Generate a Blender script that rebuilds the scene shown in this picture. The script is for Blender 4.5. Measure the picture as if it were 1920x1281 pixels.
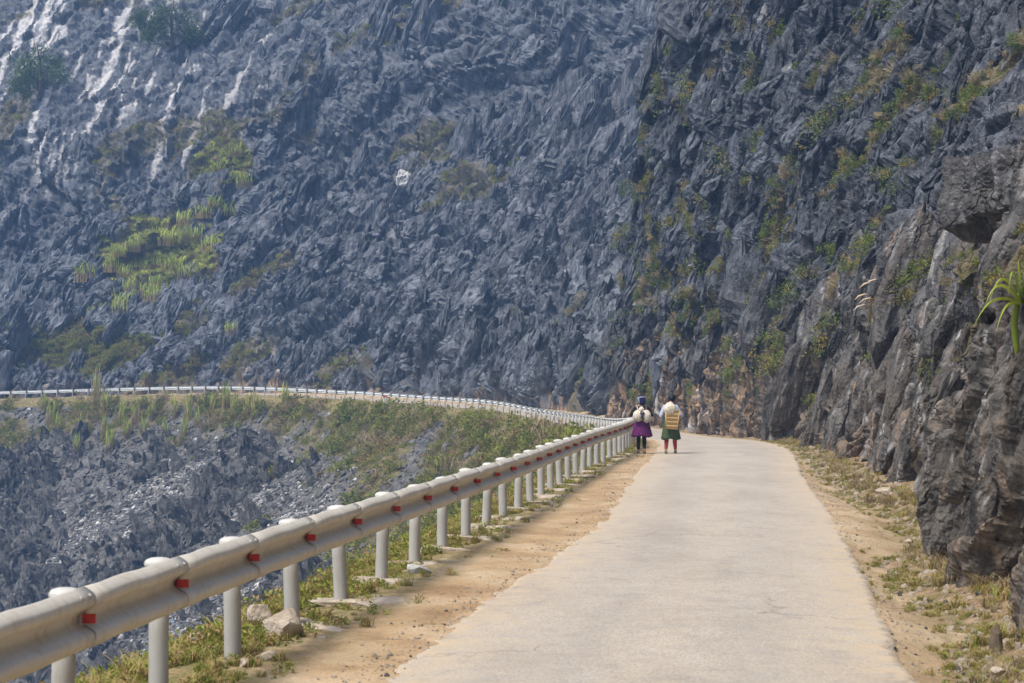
import bpy, bmesh, math, random
import numpy as np
from mathutils import Vector, Matrix, Quaternion, Euler

for o in list(bpy.data.objects):
    bpy.data.objects.remove(o)
SC = bpy.context.scene
COL = SC.collection
R = math.radians

# ------------------------------------------------------------------ camera
CAM_H, LENS = 1.85, 70.0
PITCH = math.degrees(math.atan(76.5 / 3733.0))
cam_d = bpy.data.cameras.new('camera')
cam = bpy.data.objects.new('camera', cam_d)
COL.objects.link(cam)
cam.location = (0, 0, CAM_H)
cam.rotation_euler = (R(90 + PITCH), 0, 0)
cam_d.lens = LENS
cam_d.sensor_width = 36
cam_d.clip_start = 0.1
cam_d.clip_end = 3000
cam_d.dof.use_dof = True
cam_d.dof.focus_distance = 42
cam_d.dof.aperture_fstop = 7.1
SC.camera = cam

# ------------------------------------------------------------------ sky, sun, exposure
SUN_EL, SUN_AZ = 60.0, -130.0       # azimuth measured from +Y towards +X
w = bpy.data.worlds.new('World')
SC.world = w
w.use_nodes = True
nt = w.node_tree
sky = nt.nodes.new('ShaderNodeTexSky')
sky.sky_type = 'NISHITA'
sky.sun_disc = False
sky.sun_elevation = R(SUN_EL)
sky.sun_rotation = R(SUN_AZ)
sky.air_density = 1.0
sky.dust_density = 2.5
bg = nt.nodes['Background']
bg.inputs['Strength'].default_value = 0.145
nt.links.new(sky.outputs[0], bg.inputs['Color'])
sun_d = bpy.data.lights.new('sun', 'SUN')
sun_d.energy = 2.9
sun_d.angle = R(20)
sun_d.color = (1.0, 0.93, 0.82)
sun = bpy.data.objects.new('sun', sun_d)
COL.objects.link(sun)
_d = Vector((math.sin(R(SUN_AZ)) * math.cos(R(SUN_EL)), math.cos(R(SUN_AZ)) * math.cos(R(SUN_EL)), math.sin(R(SUN_EL))))
sun.rotation_euler = _d.to_track_quat('Z', 'Y').to_euler()
sun.location = (-30, -20, 60)
SC.view_settings.view_transform = 'Standard'
SC.view_settings.look = 'None'
SC.view_settings.gamma = 1
SC.view_settings.exposure = 0.56
SC.render.engine = 'CYCLES'
SC.cycles.max_bounces = 4
SC.cycles.diffuse_bounces = 2
SC.cycles.glossy_bounces = 2
SC.cycles.transmission_bounces = 2
SC.cycles.use_adaptive_sampling = True
SC.cycles.adaptive_threshold = 0.015
SC.cycles.volume_bounces = 1
SC.cycles.use_denoising = True

# ------------------------------------------------------------------ noise in numpy
rng = np.random.default_rng(7)
PERM = rng.permutation(256).astype(np.int32)
PERM = np.concatenate([PERM, PERM, PERM])
GRD = rng.normal(size=(256, 3))
GRD /= np.linalg.norm(GRD, axis=1)[:, None]
GRD = GRD.astype(np.float32)


def perlin(x, y, z=0.0, seed=0):
    x = np.asarray(x, np.float32) + seed * 17.31
    y = np.asarray(y, np.float32) + seed * 5.77
    z = np.asarray(z, np.float32) + seed * 3.13
    x, y, z = np.broadcast_arrays(x, y, z)
    xi, yi, zi = np.floor(x), np.floor(y), np.floor(z)
    xf, yf, zf = x - xi, y - yi, z - zi
    xi, yi, zi = xi.astype(np.int32) & 255, yi.astype(np.int32) & 255, zi.astype(np.int32) & 255
    u, v, t = [f * f * f * (f * (f * 6 - 15) + 10) for f in (xf, yf, zf)]
    out = np.zeros(x.shape, np.float32)
    for i in (0, 1):
        for j in (0, 1):
            hxy = PERM[PERM[(xi + i) & 255] + ((yi + j) & 255)]
            for k in (0, 1):
                g = GRD[PERM[hxy + ((zi + k) & 255)] & 255]
                d = g[..., 0] * (xf - i) + g[..., 1] * (yf - j) + g[..., 2] * (zf - k)
                wgt = (u if i else 1 - u) * (v if j else 1 - v) * (t if k else 1 - t)
                out += wgt * d
    return out * 1.5


def fbm(x, y, z=0.0, oct=4, seed=0, gain=0.5):
    a, s, o = 1.0, 1.0, 0.0
    for i in range(oct):
        o = o + a * perlin(np.asarray(x) * s, np.asarray(y) * s, np.asarray(z) * s, seed + i)
        a *= gain
        s *= 2.03
    return o


def ridged(x, y, z=0.0, oct=3, seed=0):
    a, s, o = 1.0, 1.0, 0.0
    for i in range(oct):
        o = o + a * (1 - 2 * np.abs(perlin(np.asarray(x) * s, np.asarray(y) * s, np.asarray(z) * s, seed + i)))
        a *= 0.5
        s *= 2.1
    return o


def hash01(i, j, k):
    h = (i.astype(np.int64) * 374761393 + j.astype(np.int64) * 668265263 + k * 1274126177) & 0xffffffff
    h = ((h ^ (h >> 13)) * 1274126177) & 0xffffffff
    return (((h ^ (h >> 16)) & 0xffffff) / float(0xffffff)).astype(np.float32)


def blocks(u, v, seed=0, tilt=0.5, crack=0.25, crack_w=0.12):
    """jointed rock: every cell is a tilted plate of its own offset, with an open joint round it"""
    ui, vi = np.floor(u), np.floor(v)
    f1 = np.full(u.shape, 9.0, np.float32)
    f2 = f1.copy()
    h = np.zeros(u.shape, np.float32)
    cid = np.zeros(u.shape, np.float32)
    for a in (-1, 0, 1):
        for b in (-1, 0, 1):
            ci, cj = ui + a, vi + b
            px = ci + 0.1 + 0.8 * hash01(ci, cj, seed * 7 + 1)
            py = cj + 0.1 + 0.8 * hash01(ci, cj, seed * 7 + 2)
            dx, dy = (u - px).astype(np.float32), (v - py).astype(np.float32)
            d = np.abs(dx) * 0.55 + np.sqrt(dx * dx + dy * dy) * 0.6
            r0 = hash01(ci, cj, seed * 7 + 3)
            val = r0 - 0.5 + tilt * (dx * (hash01(ci, cj, seed * 7 + 4) * 2 - 1) + dy * (hash01(ci, cj, seed * 7 + 5) * 1.6 - .8))
            near = d < f1
            f2 = np.where(near, f1, np.minimum(f2, d))
            h = np.where(near, val, h)
            cid = np.where(near, r0, cid)
            f1 = np.where(near, d, f1)
    return h - crack * np.exp(-np.maximum(f2 - f1, 0) / crack_w), cid


def smooth(e0, e1, x):
    t = np.clip((np.asarray(x, float) - e0) / (e1 - e0), 0, 1)
    return t * t * (3 - 2 * t)


# ------------------------------------------------------------------ materials
class NT:
    def __init__(self, name):
        self.m = bpy.data.materials.new(name)
        self.m.use_nodes = True
        self.t = self.m.node_tree
        self.b = self.t.nodes['Principled BSDF']
        self.b.inputs['Specular IOR Level'].default_value = 0.25

    def n(self, kind, **kw):
        x = self.t.nodes.new(kind)
        for k, v in kw.items():
            setattr(x, k, v)
        return x

    def link(self, a, b):
        self.t.links.new(a, b)

    def pos(self, scale=(1, 1, 1), obj=False, rot=(0, 0, 0)):
        src = self.n('ShaderNodeTexCoord').outputs['Object'] if obj else self.n('ShaderNodeNewGeometry').outputs['Position']
        mp = self.n('ShaderNodeMapping')
        mp.inputs['Scale'].default_value = scale
        mp.inputs['Rotation'].default_value = rot
        self.link(src, mp.inputs['Vector'])
        return mp.outputs[0]

    def noise(self, vec, scale, detail=6, rough=0.55, dist=0.0):
        x = self.n('ShaderNodeTexNoise')
        x.inputs['Scale'].default_value = scale
        x.inputs['Detail'].default_value = detail
        x.inputs['Roughness'].default_value = rough
        x.inputs['Distortion'].default_value = dist
        self.link(vec, x.inputs['Vector'])
        return x.outputs['Fac']

    def ramp(self, fac, stops):
        x = self.n('ShaderNodeValToRGB')
        el = x.color_ramp.elements
        while len(el) < len(stops):
            el.new(0.5)
        for e, (p, c) in zip(el, stops):
            e.position = p
            e.color = (c, c, c, 1) if isinstance(c, (int, float)) else (*c, 1)
        self.link(fac, x.inputs['Fac'])
        return x.outputs['Color']

    def mix(self, fac, a, b, mode='MIX'):
        x = self.n('ShaderNodeMix', data_type='RGBA', blend_type=mode)
        for sock, v in ((x.inputs[0], fac), (x.inputs[6], a), (x.inputs[7], b)):
            if isinstance(v, bpy.types.NodeSocket):
                self.link(v, sock)
            elif isinstance(v, (int, float)):
                sock.default_value = v
            else:
                sock.default_value = (*v, 1)
        return x.outputs[2]

    def math(self, op, a, b=0.0, clamp=False):
        x = self.n('ShaderNodeMath', operation=op, use_clamp=clamp)
        for sock, v in ((x.inputs[0], a), (x.inputs[1], b)):
            if isinstance(v, bpy.types.NodeSocket):
                self.link(v, sock)
            else:
                sock.default_value = v
        return x.outputs[0]

    def attr(self, name):
        return self.n('ShaderNodeAttribute', attribute_name=name).outputs['Fac']

    def bump(self, height, strength=0.5, dist=0.05):
        x = self.n('ShaderNodeBump')
        x.inputs['Strength'].default_value = strength
        x.inputs['Distance'].default_value = dist
        self.link(height, x.inputs['Height'])
        self.link(x.outputs[0], self.b.inputs['Normal'])

    def color(self, c):
        if isinstance(c, bpy.types.NodeSocket):
            self.link(c, self.b.inputs['Base Color'])
        else:
            self.b.inputs['Base Color'].default_value = (*c, 1)

    def rough(self, v):
        self.b.inputs['Roughness'].default_value = v


def make_rock(name, lo, mid, hi, fine=1.0, bump_d=0.08, pale=0.0, cool=False, joints=0.0):
    """weathered limestone: grey mottling, vertical rain streaks, lichen, brown stain and fresh white scars from attributes"""
    m = NT(name)
    p = m.pos()
    big = m.noise(p, 0.55 * fine, 5, 0.62)
    c = m.ramp(big, [(0.30, lo), (0.52, mid), (0.74, hi)])
    streak = m.noise(m.pos((2.2 * fine, 2.2 * fine, 0.28 * fine)), 1.0, 4, 0.6)
    c = m.mix(m.ramp(streak, [(0.46, 0.0), (0.66, 0.75)]), c, [x * 2.3 for x in mid])
    c = m.mix(m.ramp(streak, [(0.30, 0.7), (0.42, 0.0)]), c, [x * 0.6 for x in lo])
    fleck = m.noise(p, 6.5 * fine, 4, 0.7)
    c = m.mix(m.ramp(fleck, [(0.60, 0.0), (0.70, 0.55 + pale)]), c, (0.30, 0.295, 0.285))
    c = m.mix(m.ramp(fleck, [(0.30, 0.55), (0.46, 0.0)]), c, [x * 0.45 for x in lo])
    if cool:      # colour turns from brown-grey near the road to blue-grey with height
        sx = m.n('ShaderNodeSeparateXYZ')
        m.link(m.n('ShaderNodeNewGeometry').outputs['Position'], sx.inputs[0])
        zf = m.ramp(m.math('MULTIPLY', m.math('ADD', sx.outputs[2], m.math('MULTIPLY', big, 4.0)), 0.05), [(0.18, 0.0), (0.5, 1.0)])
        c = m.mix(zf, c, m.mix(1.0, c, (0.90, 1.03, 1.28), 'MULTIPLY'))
    info = m.n('ShaderNodeObjectInfo').outputs['Random']
    c = m.mix(0.55, c, m.ramp(info, [(0.0, 0.62), (0.5, 1.0), (1.0, 1.45)]), 'MULTIPLY')
    warm = m.noise(p, 1.3 * fine, 4, 0.6)
    c = m.mix(m.math('MULTIPLY', m.attr('stain'), m.ramp(warm, [(0.35, 0.25), (0.62, 1.0)])), c, (0.15, 0.115, 0.08))
    c = m.mix(m.math('MULTIPLY', m.attr('rust'), m.ramp(streak, [(0.45, 0.0), (0.62, 1.0)])), c, (0.42, 0.26, 0.13))
    c = m.mix(m.attr('scar'), c, m.ramp(fleck, [(0.3, (0.40, 0.385, 0.37)), (0.7, (0.68, 0.66, 0.64))]))
    c = m.mix(m.attr('soil'), c, m.ramp(warm, [(0.35, (0.085, 0.08, 0.034)), (0.65, (0.19, 0.15, 0.075))]))
    crack = None
    if joints:    # open joints in the rock, steeply dipping
        wp = m.n('ShaderNodeVectorMath', operation='ADD')
        nz = m.n('ShaderNodeTexNoise')
        nz.inputs['Scale'].default_value = 2.2 * fine
        nz.inputs['Detail'].default_value = 3
        m.link(p, nz.inputs['Vector'])
        sc2 = m.n('ShaderNodeVectorMath', operation='SCALE')
        sc2.inputs['Scale'].default_value = 0.35
        m.link(nz.outputs['Color'], sc2.inputs[0])
        m.link(m.pos((1.0, 1.0, 0.42), rot=(R(18), R(-24), 0)), wp.inputs[0])
        m.link(sc2.outputs[0], wp.inputs[1])
        vo = m.n('ShaderNodeTexVoronoi', feature='DISTANCE_TO_EDGE')
        vo.inputs['Scale'].default_value = joints
        m.link(wp.outputs[0], vo.inputs['Vector'])
        crack = m.ramp(vo.outputs['Distance'], [(0.0, 0.0), (0.055, 1.0)])
        c = m.mix(m.math('MULTIPLY', m.ramp(vo.outputs['Distance'], [(0.003, 0.75), (0.022, 0.0)]), m.ramp(warm, [(0.44, 0.0), (0.58, 1.0)])), c, [x * 0.4 for x in lo])
    m.color(c)
    m.rough(0.85)
    f1 = m.noise(m.pos((1, 1, 0.45)), 3.0 * fine, 7, 0.68)
    m.bump(f1 if crack is None else m.math('ADD', f1, m.math('MULTIPLY', crack, m.math('MULTIPLY', m.ramp(warm, [(0.40, 0.1), (0.6, 1.0)]), 0.6))), 1.0, bump_d)
    return m.m


M = {}
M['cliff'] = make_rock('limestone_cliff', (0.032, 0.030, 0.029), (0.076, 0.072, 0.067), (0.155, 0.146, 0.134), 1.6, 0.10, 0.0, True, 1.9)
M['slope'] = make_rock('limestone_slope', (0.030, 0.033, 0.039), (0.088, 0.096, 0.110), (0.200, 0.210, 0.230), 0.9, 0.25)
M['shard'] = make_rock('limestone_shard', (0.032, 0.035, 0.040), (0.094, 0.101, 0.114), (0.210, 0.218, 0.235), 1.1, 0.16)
M['scree'] = make_rock('limestone_scree', (0.040, 0.039, 0.038), (0.088, 0.085, 0.080), (0.18, 0.175, 0.165), 1.6, 0.04, 0.3)
M['bank'] = make_rock('bank_rock', (0.036, 0.035, 0.033), (0.072, 0.069, 0.064), (0.14, 0.133, 0.122), 1.2, 0.10, 0.1)
M['fan'] = make_rock('pale_rubble', (0.16, 0.155, 0.15), (0.28, 0.27, 0.26), (0.42, 0.41, 0.40), 1.6, 0.04, 0.2)


def pale_stone():
    m = NT('pale_stone')
    p = m.pos(obj=True)
    a = m.noise(p, 5, 8, 0.65)
    c = m.ramp(a, [(0.3, (0.28, 0.22, 0.155)), (0.55, (0.46, 0.39, 0.31)), (0.75, (0.60, 0.53, 0.45))])
    c = m.mix(m.ramp(m.noise(p, 22, 5, 0.7), [(0.3, 0.5), (0.45, 0.0)]), c, (0.16, 0.13, 0.10))
    m.color(c)
    m.rough(0.9)
    m.bump(m.noise(p, 12, 8, 0.7), 0.7, 0.03)
    return m.m


def white_stone():
    m = NT('fresh_white_stone')
    p = m.pos(obj=True)
    a = m.noise(p, 2.2, 8, 0.65)
    m.color(m.ramp(a, [(0.3, (0.36, 0.34, 0.32)), (0.5, (0.52, 0.50, 0.47)), (0.75, (0.66, 0.64, 0.61))]))
    m.rough(0.9)
    m.bump(m.noise(p, 5, 8, 0.7), 0.7, 0.08)
    return m.m


M['pale'] = pale_stone()
M['white'] = white_stone()


def ground_mat():
    m = NT('sandy_verge')
    p = m.pos()
    a = m.noise(p, 1.1, 8, 0.6, 0.3)
    left = m.ramp(a, [(0.30, (0.27, 0.165, 0.08)), (0.5, (0.42, 0.29, 0.16)), (0.72, (0.51, 0.40, 0.265))])
    right = m.ramp(a, [(0.30, (0.25, 0.155, 0.075)), (0.5, (0.42, 0.31, 0.185)), (0.72, (0.51, 0.405, 0.275))])
    c = m.mix(m.attr('side'), left, right)
    g = m.noise(p, 34, 4, 0.75)
    c = m.mix(m.ramp(g, [(0.55, 0.0), (0.72, 0.6)]), c, (0.60, 0.51, 0.40))
    c = m.mix(m.ramp(g, [(0.30, 0.65), (0.45, 0.0)]), c, (0.17, 0.115, 0.06))
    c = m.mix(m.math('MULTIPLY', m.attr('foot'), m.ramp(m.noise(p, 4, 6, 0.7), [(0.35, 0.35), (0.6, 1.0)])), c, m.ramp(m.noise(p, 14, 5, 0.7), [(0.35, (0.11, 0.07, 0.035)), (0.65, (0.30, 0.20, 0.11))]))
    turf = m.noise(p, 6.5, 7, 0.7)
    tcol = m.ramp(m.noise(p, 30, 4, 0.7), [(0.35, (0.055, 0.062, 0.018)), (0.55, (0.13, 0.125, 0.038)), (0.75, (0.26, 0.20, 0.085))])
    c = m.mix(m.math('MULTIPLY', m.attr('turf'), m.ramp(turf, [(0.36, 0.1), (0.56, 1.0)])), c, tcol)
    m.color(c)
    m.rough(0.95)
    m.bump(m.math('ADD', m.noise(p, 9, 8, 0.7), m.math('MULTIPLY', g, 0.5)), 0.6, 0.035)
    return m.m


def road_mat():
    m = NT('bleached_asphalt')
    p = m.pos()
    a = m.noise(m.pos((1.0, 0.35, 1.0)), 0.9, 7, 0.6, 0.4)
    c = m.ramp(a, [(0.30, (0.325, 0.292, 0.248)), (0.5, (0.40, 0.359, 0.304)), (0.72, (0.455, 0.408, 0.345))])
    # chippings of pale and dark stone in the seal coat
    v = m.n('ShaderNodeTexVoronoi')
    v.inputs['Scale'].default_value = 55
    m.link(p, v.inputs['Vector'])
    chip = m.ramp(v.outputs['Color'], [(0.15, 0.45), (0.5, 1.0), (0.9, 1.4)])
    c = m.mix(0.42, c, chip, 'MULTIPLY')
    c = m.mix(m.math('MULTIPLY', m.attr('track'), 0.45), c, (0.30, 0.27, 0.235))
    worn = m.noise(p, 2.6, 7, 0.7)
    c = m.mix(m.ramp(worn, [(0.50, 0.0), (0.70, 0.5)]), c, (0.235, 0.215, 0.195))
    speck = m.noise(p, 48, 3, 0.8)
    c = m.mix(m.ramp(speck, [(0.30, 0.75), (0.40, 0.0)]), c, (0.15, 0.135, 0.12))
    dust = m.math('MULTIPLY', m.attr('dust'), m.ramp(m.noise(p, 3.5, 7, 0.65), [(0.32, 0.0), (0.6, 1.0)]))
    c = m.mix(dust, c, (0.485, 0.385, 0.265))
    crack = m.n('ShaderNodeTexVoronoi', feature='DISTANCE_TO_EDGE')
    crack.inputs['Scale'].default_value = 0.55
    wv = m.n('ShaderNodeVectorMath', operation='ADD')
    nz = m.n('ShaderNodeTexNoise')
    nz.inputs['Scale'].default_value = 2.0
    nz.inputs['Detail'].default_value = 6
    m.link(p, nz.inputs['Vector'])
    m.link(p, wv.inputs[0])
    m.link(nz.outputs['Color'], wv.inputs[1])
    m.link(wv.outputs[0], crack.inputs['Vector'])
    ck = m.math('MULTIPLY', m.ramp(crack.outputs['Distance'], [(0.0, 1.0), (0.012, 0.0)]), m.ramp(m.noise(p, 0.35, 3, 0.5), [(0.5, 0.0), (0.62, 0.6)]))
    c = m.mix(ck, c, (0.14, 0.125, 0.11))
    m.color(c)
    m.rough(0.9)
    m.bump(m.math('ADD', m.math('MULTIPLY', v.outputs['Distance'], -0.6), m.noise(p, 30, 5, 0.7)), 0.5, 0.012)
    return m.m


M['ground'] = ground_mat()
M['road'] = road_mat()


def metal_mat(name, base, dirt, streak=1.0):
    m = NT(name)
    p = m.pos()
    a = m.noise(p, 3.0, 7, 0.65)
    c = m.ramp(a, [(0.3, [x * 0.86 for x in base]), (0.7, base)])
    st = m.noise(m.pos((16, 16, 2.0)), 1.0, 6, 0.7)
    c = m.mix(m.ramp(st, [(0.50, 0.0), (0.75, 0.55 * streak)]), c, dirt)
    c = m.mix(m.ramp(m.noise(p, 26, 4, 0.75), [(0.62, 0.0), (0.75, 0.5)]), c, [x * 0.7 for x in dirt])
    m.color(c)
    m.b.inputs['Metallic'].default_value = 0.05
    m.b.inputs['Roughness'].default_value = 0.62
    m.bump(m.noise(p, 18, 5, 0.6), 0.12, 0.01)
    return m.m


M['galv'] = metal_mat('dusty_galvanised_steel', (0.64, 0.60, 0.51), (0.42, 0.34, 0.23), 1.1)
M['post'] = metal_mat('galvanised_post', (0.44, 0.43, 0.395), (0.33, 0.275, 0.20), 1.2)
M['cap'] = metal_mat('whitened_cap', (0.58, 0.565, 0.52), (0.42, 0.37, 0.30), 0.7)


def plain(name, col, rough=0.7, var=0.15, scale=20, spec=0.25, bump=0.0, trans=0.0):
    m = NT(name)
    p = m.pos(obj=True)
    a = m.noise(p, scale, 5, 0.6)
    m.color(m.ramp(a, [(0.3, [x * (1 - var) for x in col]), (0.7, [min(1, x * (1 + var)) for x in col])]))
    m.rough(rough)
    m.b.inputs['Specular IOR Level'].default_value = spec
    if bump:
        m.bump(a, 0.5, bump)
    return m.m


def leaf_mat(name, a, b, dry=None, dry_amt=0.0, scale=0.5):
    m = NT(name)
    info = m.n('ShaderNodeObjectInfo').outputs['Random']
    n = m.noise(m.pos(), scale, 4, 0.6)
    f = m.math('ADD', m.math('MULTIPLY', n, 0.7), m.math('MULTIPLY', info, 0.3))
    c = m.ramp(f, [(0.3, a), (0.7, b)])
    c = m.mix(m.math('MULTIPLY', m.attr('tint'), 0.7), c, [min(1, x * 1.7) for x in b])
    if dry:
        c = m.mix(m.ramp(m.math('ADD', m.attr('dry'), m.math('MULTIPLY', n, 0.25)), [(0.45, 0.0), (0.75, 1.0)]), c, dry)
    m.color(c)
    m.rough(0.6)
    # thin blades let a little light through
    tr = m.n('ShaderNodeBsdfTranslucent')
    m.link(c, tr.inputs['Color'])
    mx = m.n('ShaderNodeMixShader')
    mx.inputs[0].default_value = 0.25
    m.link(m.b.outputs[0], mx.inputs[1])
    m.link(tr.outputs[0], mx.inputs[2])
    m.link(mx.outputs[0], m.t.nodes['Material Output'].inputs['Surface'])
    return m.m


M['scrub'] = leaf_mat('scrub_leaf', (0.11, 0.13, 0.022), (0.24, 0.25, 0.045), (0.28, 0.20, 0.085), 0.3, 0.35)
M['vine'] = leaf_mat('vine_leaf', (0.065, 0.10, 0.026), (0.17, 0.21, 0.050), (0.30, 0.23, 0.06), 0.3, 2.0)
M['reed'] = leaf_mat('reed_leaf', (0.24, 0.33, 0.055), (0.44, 0.50, 0.10), (0.38, 0.28, 0.13), 0.3, 0.8)
M['straw'] = leaf_mat('dry_straw', (0.19, 0.145, 0.075), (0.31, 0.245, 0.14), None, 0, 2.0)
M['weed'] = leaf_mat('weed_leaf', (0.095, 0.125, 0.022), (0.26, 0.27, 0.045), (0.36, 0.25, 0.105), 0.3, 3.0)
M['tree'] = leaf_mat('tree_leaf', (0.040, 0.075, 0.024), (0.10, 0.15, 0.045), None, 0, 0.8)
M['strap'] = leaf_mat('strap_leaf', (0.20, 0.27, 0.030), (0.36, 0.40, 0.065), (0.42, 0.37, 0.17), 0.3, 3.0)
M['plume'] = plain('seed_plume', (0.62, 0.50, 0.36), 0.9)
M['bark'] = plain('bark', (0.13, 0.10, 0.07), 0.9, 0.3, 9)
M['red'] = plain('red_reflector', (0.56, 0.045, 0.03), 0.4, 0.25, 30, 0.5)
M['dark'] = plain('dark_steel', (0.09, 0.083, 0.07), 0.8, 0.3)
M['concrete'] = plain('old_concrete', (0.38, 0.32, 0.25), 0.95, 0.35, 7, 0.1, 0.02)
M['limewash'] = plain('limewash', (0.70, 0.69, 0.66), 0.9, 0.12, 9)
M['redpaint'] = plain('red_paint', (0.55, 0.05, 0.04), 0.7, 0.2, 12)


# ------------------------------------------------------------------ object helpers
def tag(o, label=None, cat=None, group=None, kind=None):
    if label:
        o['label'] = label
    if cat:
        o['category'] = cat
    if group:
        o['group'] = group
    if kind:
        o['kind'] = kind
    return o


def link(o, parent=None):
    COL.objects.link(o)
    if parent:
        o.parent = parent
    return o


def mesh_np(name, V, F, mat=None, smooth_=True, attrs=None):
    """F: (n,3) or (n,4) int array"""
    V = np.asarray(V, np.float32)
    F = np.asarray(F, np.int32)
    me = bpy.data.meshes.new(name)
    k = F.shape[1]
    me.vertices.add(len(V))
    me.vertices.foreach_set('co', V.ravel())
    me.loops.add(F.size)
    me.loops.foreach_set('vertex_index', F.ravel())
    me.polygons.add(len(F))
    me.polygons.foreach_set('loop_start', np.arange(0, F.size, k, dtype=np.int32))
    me.polygons.foreach_set('loop_total', np.full(len(F), k, np.int32))
    me.polygons.foreach_set('use_smooth', np.full(len(F), smooth_, bool))
    for nm, a in (attrs or {}).items():
        at = me.attributes.new(nm, 'FLOAT', 'POINT')
        at.data.foreach_set('value', np.asarray(a, np.float32).ravel())
    me.update(calc_edges=True)
    if mat:
        me.materials.append(mat)
    return me


def grid_faces(n, m_, flip=False):
    i = np.arange(n - 1)[:, None] * m_ + np.arange(m_ - 1)[None, :]
    q = np.stack([i, i + 1, i + m_ + 1, i + m_], -1).reshape(-1, 4)
    return q[:, ::-1] if flip else q


def grid_normals(P):
    du = np.gradient(P, axis=0)
    dv = np.gradient(P, axis=1)
    N = np.cross(du, dv)
    return N / (np.linalg.norm(N, axis=-1, keepdims=True) + 1e-9)


def new_obj(name, me, parent=None, loc=None):
    o = bpy.data.objects.new(name, me)
    link(o, parent)
    if loc is not None:
        o.location = loc
    return o


class MB:
    """collects simple solids into one mesh"""
    def __init__(self):
        self.V, self.F = [], []

    def add(self, V, F):
        b = len(self.V)
        self.V += [tuple(v) for v in V]
        self.F += [tuple(i + b for i in f) for f in F]
        return self

    def box(self, c, s, rot=None):
        V = []
        for x in (-.5, .5):
            for y in (-.5, .5):
                for z in (-.5, .5):
                    v = Vector((x * s[0], y * s[1], z * s[2]))
                    if rot:
                        v = rot @ v
                    V.append(v + Vector(c))
        return self.add(V, [(0, 1, 3, 2), (4, 6, 7, 5), (0, 4, 5, 1), (2, 3, 7, 6), (0, 2, 6, 4), (1, 5, 7, 3)])

    def lathe(self, prof, n=16, c=(0, 0, 0), cap=True, fn=None):
        V = []
        for r, z in prof:
            for k in range(n):
                a = 2 * math.pi * k / n
                x, y = r * math.cos(a), r * math.sin(a)
                if fn:
                    x, y, zz = fn(x, y, z, a)
                else:
                    zz = z
                V.append((x + c[0], y + c[1], zz + c[2]))
        F = []
        for i in range(len(prof) - 1):
            for k in range(n):
                F.append((i * n + k, i * n + (k + 1) % n, (i + 1) * n + (k + 1) % n, (i + 1) * n + k))
        if cap:
            F.append(tuple(range(n))[::-1])
            F.append(tuple((len(prof) - 1) * n + k for k in range(n)))
        return self.add(V, F)

    def tube(self, pts, rad, n=8):
        pts = [Vector(p) for p in pts]
        V, F = [], []
        for i, p in enumerate(pts):
            t = (pts[min(i + 1, len(pts) - 1)] - pts[max(i - 1, 0)]).normalized()
            a = t.orthogonal().normalized()
            b = t.cross(a)
            r = rad[i] if isinstance(rad, (list, tuple)) else rad
            for k in range(n):
                an = 2 * math.pi * k / n
                V.append(p + a * r * math.cos(an) + b * r * math.sin(an))
        for i in range(len(pts) - 1):
            for k in range(n):
                F.append((i * n + k, i * n + (k + 1) % n, (i + 1) * n + (k + 1) % n, (i + 1) * n + k))
        F.append(tuple(range(n))[::-1])
        F.append(tuple((len(pts) - 1) * n + k for k in range(n)))
        return self.add(V, F)

    def mesh(self, name, mat, smooth_=False):
        me = bpy.data.meshes.new(name)
        me.from_pydata(self.V, [], self.F)
        me.update()
        if smooth_:
            me.polygons.foreach_set('use_smooth', np.ones(len(me.polygons), bool))
        me.materials.append(mat)
        return me

    def build(self, name, mat, parent=None, loc=None, smooth_=False):
        return new_obj(name, self.mesh(name, mat, smooth_), parent, loc)


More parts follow.
